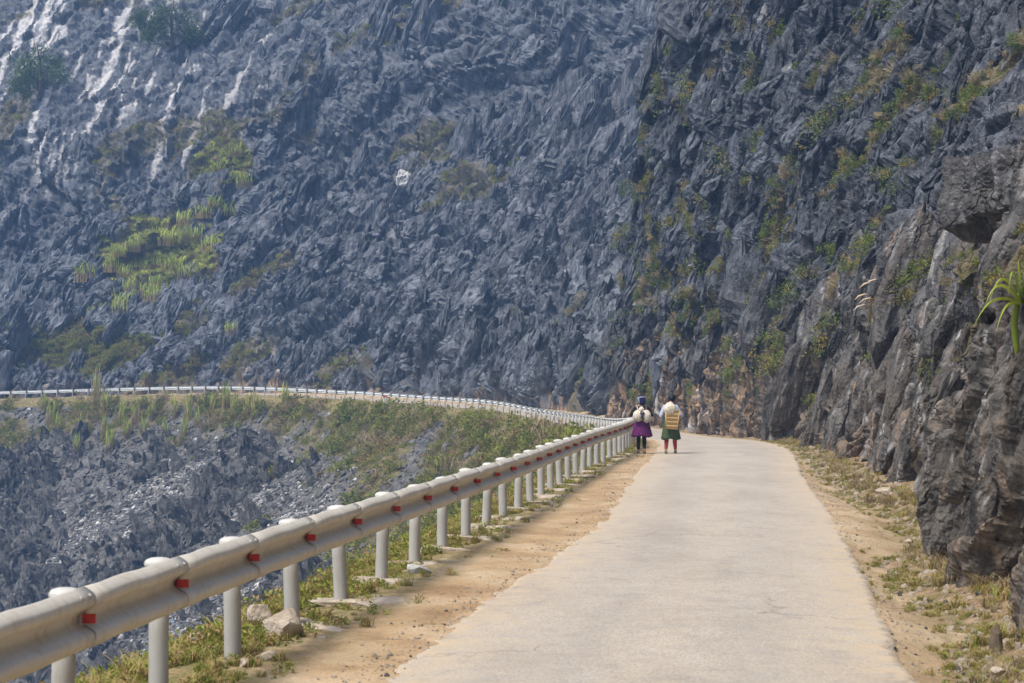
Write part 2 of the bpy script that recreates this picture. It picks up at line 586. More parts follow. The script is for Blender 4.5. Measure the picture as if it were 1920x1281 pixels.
# geometry-nodes scatter: one object whose points carry an instance of one of several source meshes
def scatter(name, pts, rot, scl, idx, sources, parent=None, label=None, cat=None):
    src = bpy.data.collections.new(name + '_sources')
    for i, me in enumerate(sources):
        src.objects.link(bpy.data.objects.new('%s_source_%02d' % (name, i), me))
    me = bpy.data.meshes.new(name)
    n = len(pts)
    me.vertices.add(n)
    me.vertices.foreach_set('co', np.asarray(pts, np.float32).ravel())
    a = me.attributes.new('rot', 'FLOAT_VECTOR', 'POINT')
    a.data.foreach_set('vector', np.asarray(rot, np.float32).ravel())
    a = me.attributes.new('scl', 'FLOAT_VECTOR', 'POINT')
    a.data.foreach_set('vector', np.asarray(scl, np.float32).ravel())
    a = me.attributes.new('idx', 'INT', 'POINT')
    a.data.foreach_set('value', np.asarray(idx, np.int32).ravel())
    me.update()
    g = bpy.data.node_groups.new(name + '_scatter', 'GeometryNodeTree')
    g.interface.new_socket('Geometry', in_out='INPUT', socket_type='NodeSocketGeometry')
    g.interface.new_socket('Geometry', in_out='OUTPUT', socket_type='NodeSocketGeometry')
    N, L = g.nodes, g.links
    gi, go = N.new('NodeGroupInput'), N.new('NodeGroupOutput')
    ci = N.new('GeometryNodeCollectionInfo')
    ci.inputs['Collection'].default_value = src
    ci.inputs['Separate Children'].default_value = True
    ci.inputs['Reset Children'].default_value = True
    ip = N.new('GeometryNodeInstanceOnPoints')
    ip.inputs['Pick Instance'].default_value = True
    at = []
    for nm, ty in (('rot', 'FLOAT_VECTOR'), ('scl', 'FLOAT_VECTOR'), ('idx', 'INT')):
        x = N.new('GeometryNodeInputNamedAttribute')
        x.data_type = ty
        x.inputs['Name'].default_value = nm
        at.append(x.outputs['Attribute'])
    e = N.new('FunctionNodeEulerToRotation')
    L.new(at[0], e.inputs[0])
    L.new(gi.outputs[0], ip.inputs['Points'])
    L.new(ci.outputs[0], ip.inputs['Instance'])
    L.new(at[2], ip.inputs['Instance Index'])
    L.new(e.outputs[0], ip.inputs['Rotation'])
    L.new(at[1], ip.inputs['Scale'])
    L.new(ip.outputs[0], go.inputs[0])
    o = new_obj(name, me, parent)
    md = o.modifiers.new('scatter', 'NODES')
    md.node_group = g
    tag(o, label, cat, kind='stuff')
    return o


def axis_euler(ax, spin):
    """euler angles that turn +Z to each axis, with a spin about it"""
    out = np.zeros((len(ax), 3), np.float32)
    for i in range(len(ax)):
        q = Vector(ax[i]).to_track_quat('Z', 'Y') @ Quaternion((0, 0, 1), float(spin[i]))
        out[i] = q.to_euler()
    return out


def axes_euler(z, x):
    """euler angles of frames whose Z is z and whose X lies as near as possible to x"""
    z = z / np.linalg.norm(z, axis=1, keepdims=True)
    x = x - z * np.sum(x * z, 1, keepdims=True)
    x = x / (np.linalg.norm(x, axis=1, keepdims=True) + 1e-9)
    y = np.cross(z, x)
    return np.array([Matrix((x[i], y[i], z[i])).transposed().to_euler() for i in range(len(z))], np.float32)


def project(P):
    """pixel of the 1920 px photograph and depth of world points: used to choose where on a surface things grow"""
    P = np.asarray(P, float)
    c, s = math.cos(R(PITCH)), math.sin(R(PITCH))
    y, z = P[..., 1], P[..., 2] - CAM_H
    dep = y * c + z * s
    up = -y * s + z * c
    f = 1920 * LENS / 36
    return 960 + f * P[..., 0] / np.maximum(dep, .1), 640.5 - f * up / np.maximum(dep, .1), dep


# ------------------------------------------------------------------ the line of the road (foot of the guard rail posts)
CP = np.array([(-4.1, -10, 0), (-3.15, -2, 0), (-2.6, 6, 0), (-1.86, 13.3, 0), (-1.0, 20, 0), (-.05, 27.5, 0), (.85, 35.5, 0), (1.68, 42.6, 0),
               (2.65, 50, 0), (3.6, 60, -.05), (4.35, 74, -.30), (4.4, 88, -.58), (3.68, 110, -.75), (1.5, 132, -.70), (-1.5, 147, -.33),
               (-6.9, 165, -.12), (-15.4, 183, .25), (-30.8, 203, .62), (-54.7, 216, .06), (-80, 222, -.6), (-112, 222, -1.0), (-150, 214, -1.6)])


def catmull(P, n=40):
    Q = np.vstack([2 * P[0] - P[1], P, 2 * P[-1] - P[-2]])
    out = []
    t = np.linspace(0, 1, n, endpoint=False)[:, None]
    for i in range(1, len(Q) - 2):
        p0, p1, p2, p3 = Q[i - 1:i + 3]
        # centripetal-like tangents scaled by the chord lengths
        d0, d1, d2 = [max(np.linalg.norm(b - a), 1e-6) for a, b in ((p0, p1), (p1, p2), (p2, p3))]
        m1 = ((p2 - p1) / d1 * d0 + (p1 - p0) / d0 * d1) / (d0 + d1) * d1
        m2 = ((p3 - p2) / d2 * d1 + (p2 - p1) / d1 * d2) / (d1 + d2) * d1
        out.append((2 * t**3 - 3 * t**2 + 1) * p1 + (t**3 - 2 * t**2 + t) * m1 + (-2 * t**3 + 3 * t**2) * p2 + (t**3 - t**2) * m2)
    return np.vstack(out + [P[-1:]])


PATH = catmull(CP)
_seg = np.linalg.norm(np.diff(PATH[:, :2], axis=0), axis=1)
PS = np.concatenate([[0], np.cumsum(_seg)])
_us = np.arange(0, PS[-1], 0.25)
PX, PY, PZ = [np.interp(_us, PS, PATH[:, k]) for k in range(3)]
_k = np.ones(13) / 13
_sm = lambda a: np.convolve(np.pad(a, 6, mode='reflect', reflect_type='odd'), _k, 'valid')
PX, PY, PZ = _sm(PX), _sm(PY), _sm(PZ)
TX, TY = np.gradient(PX), np.gradient(PY)
_l = np.hypot(TX, TY)
TX, TY = TX / _l, TY / _l


def at_s(s):
    return (np.interp(s, _us, PX), np.interp(s, _us, PY), np.interp(s, _us, PZ), np.interp(s, _us, TX), np.interp(s, _us, TY))


_iy = np.argmax(PY)
def s_of(y):
    return np.interp(y, PY[:_iy], _us[:_iy])


def dist_of(s):
    """distance from the camera of a point of the line"""
    x, y, *_ = at_s(s)
    return np.hypot(x, y)


def left_edge(s):
    return np.interp(s, [s_of(v) for v in (5, 12.5, 17, 25, 40, 50, 60, 90)], [1.2, 1.17, 1.15, 1.35, 1.08, .85, .75, .7])


RIGHT_EDGE = 4.45


def foot_t(s):
    ks = [s_of(v) for v in (-10, 10, 14.5, 16.5, 19, 23.2, 24.6, 30, 36, 42, 52, 64, 90, 118, 131, 141, 152)]
    return np.interp(s, ks, [5.4, 5.4, 5.35, 5.6, 5.3, 5.3, 5.8, 5.9, 5.5, 5.35, 5.15, 5.1, 5.2, 5.2, 5.3, 8.0, 13.0])


S_END = float(_us[-1])


def ground_z(s, t):
    """height of the verge, ditch and road bed above the line's own level"""
    le, ft = left_edge(s), foot_t(s)
    ft = np.where(s > s_of(128), 5.4, ft)
    z = np.zeros(np.broadcast(s, t).shape)
    z = z - np.interp(t, [-2.4, -1.6, -1.15, -.5, 0], [3.4, 1.1, .36, .07, 0])
    outside = 1 - smooth(le + .05, le + .28, t) * (1 - smooth(RIGHT_EDGE - .28, RIGHT_EDGE - .05, t))
    z = z + outside * (.006 + .026 * fbm(s * .9, t * .9, oct=4, seed=11) + .012 * fbm(s * 7, t * 7, oct=2, seed=12)) - .045 * (1 - outside)
    d = (t - (ft - .55)) / .42
    near = 1 - smooth(s_of(34), s_of(60), s)
    z = z - .17 * near * np.exp(-d * d) + .16 * smooth(ft - .2, ft + .8, t)
    return z


def to_world(s, t, dz=0.0):
    x, y, z, tx, ty = at_s(s)
    return np.stack([x + t * ty, y - t * tx, z + dz], -1)


# s samples, fine near the camera
def s_samples(y0, s1, k, lo, hi):
    out, s = [], float(s_of(y0))
    while s < s1:
        out.append(s)
        d = float(dist_of(s))
        yy = float(np.interp(s, _us, PY))
        s += (0.25 if yy < 10 else min(max(d * k, lo), hi))
    return np.array(out)


# ------------------------------------------------------------------ ground strip, road
gs = s_samples(-5, S_END - 1, .0034, .03, .9)
gt = np.concatenate([np.linspace(-2.4, -1.2, 8)[:-1], np.linspace(-1.2, 1.6, 60)[:-1], np.linspace(1.6, 4.2, 14)[:-1], np.linspace(4.2, 6.4, 46)[:-1], np.linspace(6.4, 8, 6)])
GSs, GTt = np.meshgrid(gs, gt, indexing='ij')
GZ = ground_z(GSs, GTt)
V = to_world(GSs, GTt, GZ)
le = left_edge(GSs)
ft = foot_t(GSs)
turf = np.exp(-((GTt - .05) / .40)**2) + smooth(.1, -.3, GTt) + .75 * np.exp(-((GTt - (ft - .42)) / .26)**2) * (fbm(GSs * 1.1, GTt * 2, oct=3, seed=31) > -.15)
turf = turf + smooth(.5, .0, GTt) * smooth(60, 90, dist_of(GSs))
turf = np.clip(turf + .3 * fbm(GSs * .8, GTt * 1.5, oct=3, seed=30), 0, 1)
ground = new_obj('ground', mesh_np('ground', V.reshape(-1, 3), grid_faces(*GSs.shape, flip=True), M['ground'], True,
                                   {'turf': turf, 'side': smooth(2, 4, GTt), 'foot': np.clip(smooth(-.75, -.25, GTt - ft) + .3 * fbm(GSs, GTt * 2, 0, 3, 33) * (GTt > 4.6), 0, 1) * smooth(4.5, 4.8, GTt)}))
tag(ground, 'sandy verge and ditch on both sides of the mountain road', kind='structure')

rs = gs
rt01 = np.concatenate([[0], np.linspace(.012, .12, 9), np.linspace(.16, .84, 14), np.linspace(.88, .988, 9), [1]])
RS, RT = np.meshgrid(rs, rt01, indexing='ij')
e0 = left_edge(rs) + (.035 * fbm(rs * .5, 0 * rs, 1.5, 3, 40)) + .06 * fbm(rs * 4, 0 * rs, 2.5, 3, 41)
e1 = RIGHT_EDGE + .05 * fbm(rs * .45, 0 * rs, 7.5, 3, 42) + .06 * fbm(rs * 4, 0 * rs, 8.5, 3, 43)
TT = e0[:, None] + (e1 - e0)[:, None] * RT
RZ = .006 + .035 * (1 - (2 * RT - 1)**2) + .008 * fbm(RS * .7, TT * .7, oct=3, seed=44)
edge_d = np.minimum(TT - e0[:, None], e1[:, None] - TT)
RZ = RZ - .05 * (edge_d <= 0) + .002
dust = 1.35 * np.exp(-edge_d / .48) + .25 * np.exp(-((TT - (e0 + (e1 - e0) * .5)[:, None]) / .35)**2)
road = new_obj('road', mesh_np('road', to_world(RS, TT, RZ).reshape(-1, 3), grid_faces(*RS.shape, flip=True), M['road'], True, {'dust': np.clip(dust, 0, 1), 'track': np.clip((np.exp(-((RT - .27) / .10)**2) + np.exp(-((RT - .72) / .10)**2)) * (.6 + .6 * fbm(RS * .12, RT * 3, 0, 3, 48)), 0, 1)}))
tag(road, 'pale dusty asphalt road bending round the mountainside', kind='structure')

# ------------------------------------------------------------------ near cliff
def cliff_angle(s, h):
    D = dist_of(s)
    low = np.interp(D, [12, 24, 26, 40, 60, 90, 112, 128, 150], [80, 78, 70, 66, 68, 75, 83, 84, 80])
    up = np.interp(D, [12, 24, 26, 40, 60, 80, 100, 118, 128, 150], [74, 68, 56, 50, 52, 60, 72, 82, 83, 78])
    hk = np.interp(D, [12, 40, 60, 130], [3.0, 4.0, 6.0, 18.0])
    return np.radians(low + (up - low) * smooth(hk * .6, hk * 1.5, h))


# buttresses: the plan of the face steps in and out; columns are spread along that plan so the faces turned to the traveller are as fine as the rest
LEAN = .26
qf = np.arange(float(s_of(-5)), float(s_of(152)) + 8, .012)
Dq = np.interp(qf, _us, np.hypot(PX, PY))
Aq = np.interp(Dq, [12, 24, 40, 80, 150], [.42, .50, .75, 1.05, 1.3])
def steps1(x, seed):
    xi = np.floor(x)
    f = x - xi
    r0, r1 = hash01(xi, 0 * xi, seed), hash01(xi + 1, 0 * xi, seed)
    cut = .25 + .5 * hash01(xi, 0 * xi + 3, seed)
    return r0 + (r1 - r0) * smooth(cut - .07, cut + .07, f) - .5
wq = qf + .5 * perlin(qf * .5, 0 * qf, 0, 45)
Wq = Aq * (.85 * steps1(wq / 2.3, 5) + .55 * steps1(wq / .85, 6) + .35 * (ridged(qf * .5, 0 * qf, .3, 2, 47) - .9)) + .12
slope_q = np.abs(np.gradient(Wq, qf))
dens = (1 + 2.4 * slope_q) / np.clip(np.where(np.interp(qf, _us, PY) < 11, 60, Dq) * .0030, .04, .26)
NC = 2400
cq = np.interp(np.linspace(0, 1, NC), np.concatenate([[0], np.cumsum(dens)[1:]]) / np.cumsum(dens)[-1], qf)
cU = np.interp(cq, qf, np.cumsum(np.sqrt(1 + np.minimum(slope_q, 6)**2)) * .012)
cW = np.interp(cq, qf, Wq)
cd = np.interp(cq, qf, Dq)
NH = 270
jj = np.linspace(0, 1, NH)
hvis = (2.6 + .205 * cd) * 1.18
hj = np.where(jj[None, :] < .86, -.8 + (hvis[:, None] + .8) * (jj[None, :] / .86), hvis[:, None] * (1 + (jj[None, :] - .86) / .14 * .9))
CS = np.maximum(cq[:, None] - LEAN * hj, 0)
U = np.repeat(cU[:, None], NH, 1)
ang = cliff_angle(CS, hj)
dh = np.diff(hj, axis=1, prepend=hj[:, :1])
fade = (1 - .45 * smooth(.3, 1.0, hj / hvis[:, None]))
hv = .8 + .5 * fbm(cq[:, None] * .35, hj * .22, 0, 3, 49)        # each buttress swells and thins with height
tt = foot_t(CS) + (cW * 1.0)[:, None] * hv * fade + np.cumsum(np.cos(ang) * dh, 1)
zz = hj[:, :1] + np.cumsum(np.sin(ang) * dh, 1)
P = to_world(CS, tt, zz)
Nn = grid_normals(P)
if np.mean(Nn[len(cq) // 3, :, 0]) > 0:
    Nn = -Nn
for _ in range(2):
    Np = np.pad(Nn, ((5, 5), (0, 0), (0, 0)), mode='edge')
    Nn = sum(Np[k:k + len(cq)] for k in range(11))
    Nn = Nn / (np.linalg.norm(Nn, axis=-1, keepdims=True) + 1e-9)
farf = smooth(30, 75, cd)[:, None]
u = U
w1 = .7 * fbm(U * .4, hj * .25, 0, 4, 50)
w2 = .4 * fbm(U * 1.2, hj * .8, 0, 3, 54)
sc_k = 1 + .9 * farf
uu, vv = (U + .45 * hj + w1 + w2 * .5) / sc_k, (hj + .75 * U + w1 * 1.6) / sc_k      # joints dip steeply across the face
b1, id1 = blocks(uu / 1.1, vv / 4.8, 1, 1.0, .45, .07)
b2, id2 = blocks(uu / .36 + 3, vv / 1.9, 2, 1.1, .55, .07)
b3, id3 = blocks((uu + w2) / .15, (vv + w2) / .62, 3, 1.0, .5, .09)
rib = ridged(u * .6 + w2, hj * .16, 0, 3, 60)
rib2 = ridged(u * 2.2 + w1 + hj * .8, hj * .35, 0, 3, 63)
lowf = smooth(-.5, .8, hj)
disp = (.34 + .46 * farf) * b1 + (.07 + .30 * farf) * b2 + (.025 + .075 * farf) * b3 + (.20 + .40 * farf) * (rib - .9) * lowf + (.06 + .1 * farf) * (rib2 - .6)
disp += .05 * fbm(U * 5, hj * 5, 0, 4, 70)
_dp = np.pad(disp, ((3, 3), (0, 0)), mode='edge')
disp = sum(wk * _dp[k:k + len(cq)] for k, wk in enumerate((0, .03, .22, .50, .22, .03, 0)))
def bulge(sy, h0, rs_, rh, amp):
    return amp * np.exp(-(((CS - s_of(sy)) / rs_)**2 + ((hj - h0) / rh)**2)**1.5)
disp += bulge(21.8, 1.0, 1.8, 1.5, .30) + bulge(15.5, .8, 1.0, 1.2, .25) - bulge(25.5, 2.6, 2.0, 1.5, .5)
P = P + Nn * (disp + .03 * fbm(U * 7, hj * 5, 0, 3, 72))[..., None]
# the foot must not creep over the tarmac
tx, ty = [np.interp(CS, _us, a) for a in (TX, TY)]
x0, y0 = [np.interp(CS, _us, a) for a in (PX, PY)]
t_now = (P[..., 0] - x0) * ty - (P[..., 1] - y0) * tx
lack = .2 * np.log1p(np.exp(np.clip((4.72 - t_now) / .2, -30, 30))) * smooth(5.5, 2.0, hj)
P[..., 0] += lack * ty
P[..., 1] -= lack * tx
stain = np.clip(smooth(6.5, .2, hj) * .34 + .3 * fbm(CS * .3, hj * .3, 0, 3, 80), 0, 1) * smooth(9, 1, hj)
rust = np.clip(smooth(4.5, .0, hj - 2.5 * farf), 0, 1) * (.22 + .55 * smooth(70, 100, cd)[:, None])
sc_n = fbm(u * 1.5, hj * .33, 0, 4, 83)
scar = smooth(.50, .70, sc_n) * (.2 + .6 * smooth(5 + 6 * farf, 0, hj)) * .55
scar = np.maximum(scar, smooth(.36, .52, sc_n) * smooth(80, 105, cd)[:, None] * smooth(11, 1, hj) * .8)
scar = np.maximum(scar, smooth(.55, .7, sc_n) * smooth(85, 110, cd)[:, None] * .5)
soil_n = fbm(CS * .22 + hj * .1, hj * .2, 0, 4, 86)
csoil = smooth(.28, .5, soil_n) * smooth(.4, 2, hj) * .85
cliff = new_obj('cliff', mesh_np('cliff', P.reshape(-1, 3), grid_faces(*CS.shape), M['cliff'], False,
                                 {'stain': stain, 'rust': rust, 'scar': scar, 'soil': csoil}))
tag(cliff, 'dark jointed limestone cliff rising straight from the roadside', kind='structure')
CLIFF_P, CLIFF_S, CLIFF_H, CLIFF_SOIL = P, CS, hj, soil_n
CLIFF_N = grid_normals(P)
if np.mean(CLIFF_N[len(cq) // 3, :, 0]) > 0:
    CLIFF_N = -CLIFF_N

# ------------------------------------------------------------------ far mountain slope
s_a, s_b = float(s_of(112)), S_END - 1
i_end = float(_us[np.argmin(np.abs(PX + 92) + 50 * (PY < 200))])
ss = np.concatenate([np.arange(s_a, i_end, .22), np.arange(i_end, s_b, 1.0)])
NH2 = 440
j2 = np.linspace(0, 1, NH2)
h2 = np.where(j2 < .88, -1.2 + 108 * (j2 / .88)**1.12, 106.8 + (j2 - .88) / .12 * 70)
SS, HH = np.meshgrid(ss, h2, indexing='ij')
xs_ = np.interp(ss, _us, PX)
hc = np.interp(xs_, [-110, -62, -40, -18, -4, 4], [18, 25, 36, 58, 92, 110])[:, None]     # where the slope turns to cliffs
hc = hc + 5 * fbm(SS * .06, HH * 0, 0, 3, 90)
a2 = np.interp(HH, [-2, 3, 6, 12, 40, 120], [66, 62, 46, 39, 37, 36])
a2 = a2 + (66 - a2) * smooth(-3, 4, HH - hc) * (1 - .75 * smooth(14, 24, HH - hc))
a2 = np.radians(a2)
dh2 = np.diff(HH, axis=1, prepend=HH[:, :1])
t2 = 5.5 + np.cumsum(np.cos(a2) * dh2, 1)
z2 = HH[:, :1] + np.cumsum(np.sin(a2) * dh2, 1)
P2 = to_world(SS, t2, z2)
N2 = grid_normals(P2)
if N2[len(ss) // 2, NH2 // 2, 2] < 0:
    N2 = -N2
u2 = SS + .55 * HH
_wx, _wy, _ = project(P2)
west = smooth(700, 420, _wx + .5 * _wy) * smooth(420, 250, _wy)
wa = 2.2 * fbm(SS * .09, HH * .09, 0, 4, 100)
wb = .9 * fbm(SS * .4, HH * .4, 0, 3, 104)
c1, cid1 = blocks((u2 + wa) / 3.0, (HH + wa) / 7.5, 11, 1.0, .40, .07)
c2, cid2 = blocks((u2 + wa * .5 + wb) / 1.1, (HH - wa * .4 + wb) / 2.8, 12, 1.1, .45, .07)
c3, _ = blocks((u2 + wb) / .66, (HH + wb) / 1.0, 13, .9, .3, .12)
ste = fbm(SS * .035, HH * .05, 0, 3, 108)
cl = smooth(-2, 4, HH - hc)
d2 = 3.2 * ste + 1.6 * (ridged(u2 * .085 + wa * .10, HH * .03, 0, 3, 115) - .8) + 1.6 * c1 + .75 * c2 + .22 * c3 + .7 * (ridged(u2 * .22 + wb * .3, HH * .10, 0, 3, 110) - .9) + .2 * fbm(SS * 1.6, HH * 1.6, 0, 3, 113)
# long ledges climbing to the right across the face
led = np.abs(perlin((HH + .62 * SS) * .085 + wa * .10, SS * .012, 0, 117))
d2 += -1.1 * np.exp(-led / .05) * smooth(6, 14, HH)
d2 = d2 * (1 - .45 * cl) * (1 - .55 * west) + cl * (.9 * (ridged(SS * .45 + wb * .5, HH * .05, 0, 3, 118) - .8) + 1.0 * blocks((SS + wa) / 5.0, (HH + wa) / 11.0, 14, .9, .3, .08)[0])
d2 *= smooth(-1, 3, HH) * .75 + .25
P2 = P2 + N2 * d2[..., None]
k_str = fbm(SS * 1.3 + .2 * wb, HH * .045, 0, 5, 120) + .35 * perlin(SS * .16, HH * .16, 0, 121)
fr_, frid = blocks((SS + wb * .4) / .75, (HH + wb) / 5.5, 15, .5, .3, .1)
scar2 = np.maximum(smooth(.36, .46, k_str), .9 * (frid > .84) * smooth(.1, .3, k_str)) * west
scar2 = np.maximum(scar2, .75 * smooth(.62, .72, fbm(SS * .7, HH * .20, 0, 4, 126)) * (.35 + .65 * west))
px2, py2, dp2 = project(P2)
# pale broken rock at the foot by the road
scar2 = np.maximum(scar2, .8 * smooth(.12, .3, fbm(SS * .35, HH * .3, 0, 4, 128)) * np.exp(-((px2 - 545) / 90)**2 - ((py2 - 685) / 42)**2))
rust2 = smooth(6, 0, HH) * smooth(.05, .25, fbm(SS * .3, HH * .25, 0, 3, 130))
soil2n = fbm(SS * .10 + HH * .03, HH * .07, 0, 4, 133)
veg_zone = np.maximum.reduce([np.exp(-((px2 - 300 + (py2 - 480) * .35) / 130)**2 - ((py2 - 480) / 95)**2),
                              np.exp(-((px2 - 190) / 190)**2 - ((py2 - 655) / 52)**2),
                              .9 * np.exp(-((px2 - 420) / 60)**2 - ((py2 - 310) / 50)**2)])
soil2 = np.clip(smooth(.34, .5, soil2n) * .6 + smooth(.35, .7, veg_zone + .45 * fbm(SS * .25, HH * .25, 0, 3, 136)), 0, 1)
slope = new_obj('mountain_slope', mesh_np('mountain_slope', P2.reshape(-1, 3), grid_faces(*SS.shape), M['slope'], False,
                                          {'stain': smooth(7, 0, HH) * .6, 'rust': rust2 * .8, 'scar': scar2, 'soil': soil2}))
tag(slope, 'steep grey karst slope of jagged limestone above the far road', kind='structure')
N2 = grid_normals(P2)
if N2[len(ss) // 2, NH2 // 2, 2] < 0:
    N2 = -N2

# ------------------------------------------------------------------ valley bank below the road
bx = np.arange(-128, 7, .38)
by = np.concatenate([np.arange(2, 70, .7), np.arange(70, 224, .38)])
BX, BY = np.meshgrid(bx, by, indexing='ij')
pl = np.stack([PX, PY], -1)[::3]
Q = np.stack([BX.ravel(), BY.ravel()], -1)
near_i = np.empty(len(Q), np.int32)
near_d = np.empty(len(Q))
for a in range(0, len(Q), 20000):
    q = Q[a:a + 20000]
    dd = (q[:, :1] - pl[None, :, 0])**2 + (q[:, 1:] - pl[None, :, 1])**2
    k = dd.argmin(1)
    near_i[a:a + 20000] = k
    near_d[a:a + 20000] = np.sqrt(dd[np.arange(len(q)), k])
ii = near_i * 3
sgn = (Q[:, 0] - PX[ii]) * TY[ii] - (Q[:, 1] - PY[ii]) * TX[ii]
d = near_d.reshape(BX.shape)
sb = _us[ii].reshape(BX.shape)
val = (sgn < 0).reshape(BX.shape)
prof = np.interp(d, [0, .8, 1.6, 3.2, 6, 30, 80], [.25, .45, 1.0, 2.9, 4.9, 21.5, 50])
sB = sb + .8 * d                                          # gullies run down and to the left
g1 = fbm(BX * .05, BY * .05, 0, 3, 140)
gb1, gid = blocks((BX + .8 * BY + 3 * g1) / 4.5, (BY - .6 * BX + 4 * g1) / 9.0, 21, 1.0, .25, .1)
gb2, _ = blocks((BX + .7 * BY) / 1.5, (BY - .6 * BX) / 2.4, 22, 1.0, .3, .1)
outc = smooth(-.05, .4, fbm(BX * .07 + 4, BY * .05, 0, 3, 143))
bz = PZ[ii].reshape(BX.shape) - prof + smooth(1, 6, d) * (2.2 * g1 + outc * (1.2 * gb1 + .5 * gb2) + .18 * fbm(BX, BY, 0, 3, 146))
bz = np.minimum(bz, PZ[ii].reshape(BX.shape) - .3 - .35 * np.minimum(d, 6))
bz = np.where(val & (d > .6), bz, PZ[ii].reshape(BX.shape) - 2.5)
PB = np.stack([BX, BY, bz], -1)
pxb, pyb, dpb = project(PB)
NB = grid_normals(PB)
if NB[5, 5, 2] < 0:
    NB = -NB
ok = val & (d > .3)
F = grid_faces(*BX.shape, flip=False)
okf = ok.ravel()[F].all(1)
F = F[okf]
# what covers the bank: scrub high up and towards the bend, scree fans, bare outcrops
vegn = fbm(BX * .12, BY * .12, 0, 4, 150)
scrub_z = np.clip(smooth(7.5, 3.0, d + 5.0 * vegn) + smooth(560, 720, pxb) * smooth(26, 12, d + 9 * vegn), 0, 1) * smooth(.34, .14, fbm(BX * .28, BY * .28, 0, 4, 156))
scree_n = fbm(sB * .05, d * .02, 0, 3, 154)
# pale fans of tipped rubble below the road
fan = np.maximum.reduce([np.exp(-(((pxb - (590 - (pyb - 900) * .85)) / 75)**2)) * smooth(850, 900, pyb),
                         np.exp(-(((pxb - (330 - (pyb - 860) * .9)) / 80)**2)) * smooth(820, 860, pyb) * .8])
fan = np.clip(fan * smooth(-.2, .3, fbm(BX * .2, BY * .2, 0, 3, 158)) + .2 * vegn, 0, 1)
soilb = np.clip(scrub_z * 1.1, 0, 1)
bank = new_obj('valley_bank', mesh_np('valley_bank', PB.reshape(-1, 3), F, M['bank'], False, {'soil': soilb, 'scar': .16 * fan, 'stain': .3 * fan, 'rust': 0 * fan}))
tag(bank, 'rubble and scrub covered bank falling from the far road into the ravine', kind='structure')
# ------------------------------------------------------------------ rocks
def ico(sub):
    bm = bmesh.new()
    bmesh.ops.create_icosphere(bm, subdivisions=sub, radius=1.0)
    bm.verts.ensure_lookup_table()
    V = np.array([v.co for v in bm.verts], np.float32)
    F = np.array([[v.index for v in f.verts] for f in bm.faces], np.int32)
    bm.free()
    return V, F


ICO = {k: ico(k) for k in (2, 3, 4, 5)}


def rock_mesh(name, seed, sub, dims, mat, planes=16, taper=0.0, flute=0.0, rough=0.06, smooth_=False, flat_top=False):
    """an angular stone: a ball cut by random planes, then fluted and roughened"""
    r_ = np.random.default_rng(seed)
    Vd, F = ICO[sub]
    n = r_.normal(size=(planes, 3))
    n /= np.linalg.norm(n, axis=1)[:, None]
    dd = r_.uniform(.62, 1.0, planes)
    if flat_top:
        n[0], dd[0] = (0.05, 0.03, 1), .55
    dots = Vd @ n.T
    r = np.min(np.where(dots > .05, dd / np.maximum(dots, .05), 9), 1)
    p = Vd * np.minimum(r, 1.25)[:, None]
    if taper:
        f = 1 - taper * smooth(-.5, 1.1, p[:, 2])
        p[:, 0] *= f
        p[:, 1] *= f
        p[:, 0] += .25 * (r_.random() - .5) * p[:, 2]
    a = np.arctan2(p[:, 1], p[:, 0])
    if flute:
        fl = ridged(np.cos(a) * 2.2 + seed, np.sin(a) * 2.2, p[:, 2] * .35, 3, seed % 50)
        k = 1 + flute * (fl - .9)
        p[:, 0] *= k
        p[:, 1] *= k
        p[:, 2] += .35 * flute * ridged(p[:, 0] * 3 + seed, p[:, 1] * 3, 0, 2, seed % 40 + 3) * smooth(-.2, .6, p[:, 2])
    p = p * np.array(dims, np.float32)
    q = p / max(dims)
    e = rough * max(dims) * (fbm(q[:, 0] * 3 + seed, q[:, 1] * 3, q[:, 2] * 3, 4, seed % 60))
    p = p + Vd * e[:, None]
    return mesh_np(name, p, F, mat, smooth_)


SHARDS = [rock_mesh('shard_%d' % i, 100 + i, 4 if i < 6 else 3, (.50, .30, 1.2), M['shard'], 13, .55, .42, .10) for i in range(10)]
BSHARDS = [rock_mesh('crag_shard_%d' % i, 107 + i, 4, (.56, .40, 1.05), M['bank'], 13, .45, .36, .11) for i in range(8)]
CSHARDS = [rock_mesh('spike_%d' % i, 115 + i, 4, (.46, .32, 1.3), M['cliff'], 13, .55, .40, .10) for i in range(8)]
def comb_mesh(name, seed, sub, mat):
    """a fluted karst ridge: a thin wall of rock whose crest is worn into blunt spikes"""
    r_ = np.random.default_rng(seed)
    Vd, F = ICO[sub]
    p = np.sign(Vd) * np.abs(Vd)**.62
    p = p / np.max(np.abs(p)) * np.array([1.25, .42, .85])
    x, y, z = p[:, 0], p[:, 1], p[:, 2]
    top = smooth(-.3, .8, z)
    crest = ridged(x * 1.5 + seed, 0 * x, 0, 3, seed % 30) - .9 + .5 * perlin(x * 1.1 + seed, 0 * x, 4.5, seed % 30)
    p[:, 2] += top * (.62 * crest - .30 * np.abs(x)**2)
    fl = ridged(x * 3.2 + seed, z * .4, np.sign(y) * 3.0, 3, seed % 20 + 5)
    p[:, 1] *= (1 + .62 * (fl - .9)) * (1 - .55 * top)
    p[:, 0] += .28 * z + .10 * perlin(x * 2, z * 2, seed, 8)
    p[:, 1] += .22 * perlin(x * 1.3 + seed, z * .8, 0, 9)
    p += Vd * (.05 * fbm(p[:, 0] * 4 + seed, p[:, 1] * 4, p[:, 2] * 4, 3, seed % 25))[:, None]
    return mesh_np(name, p, F, mat, False)


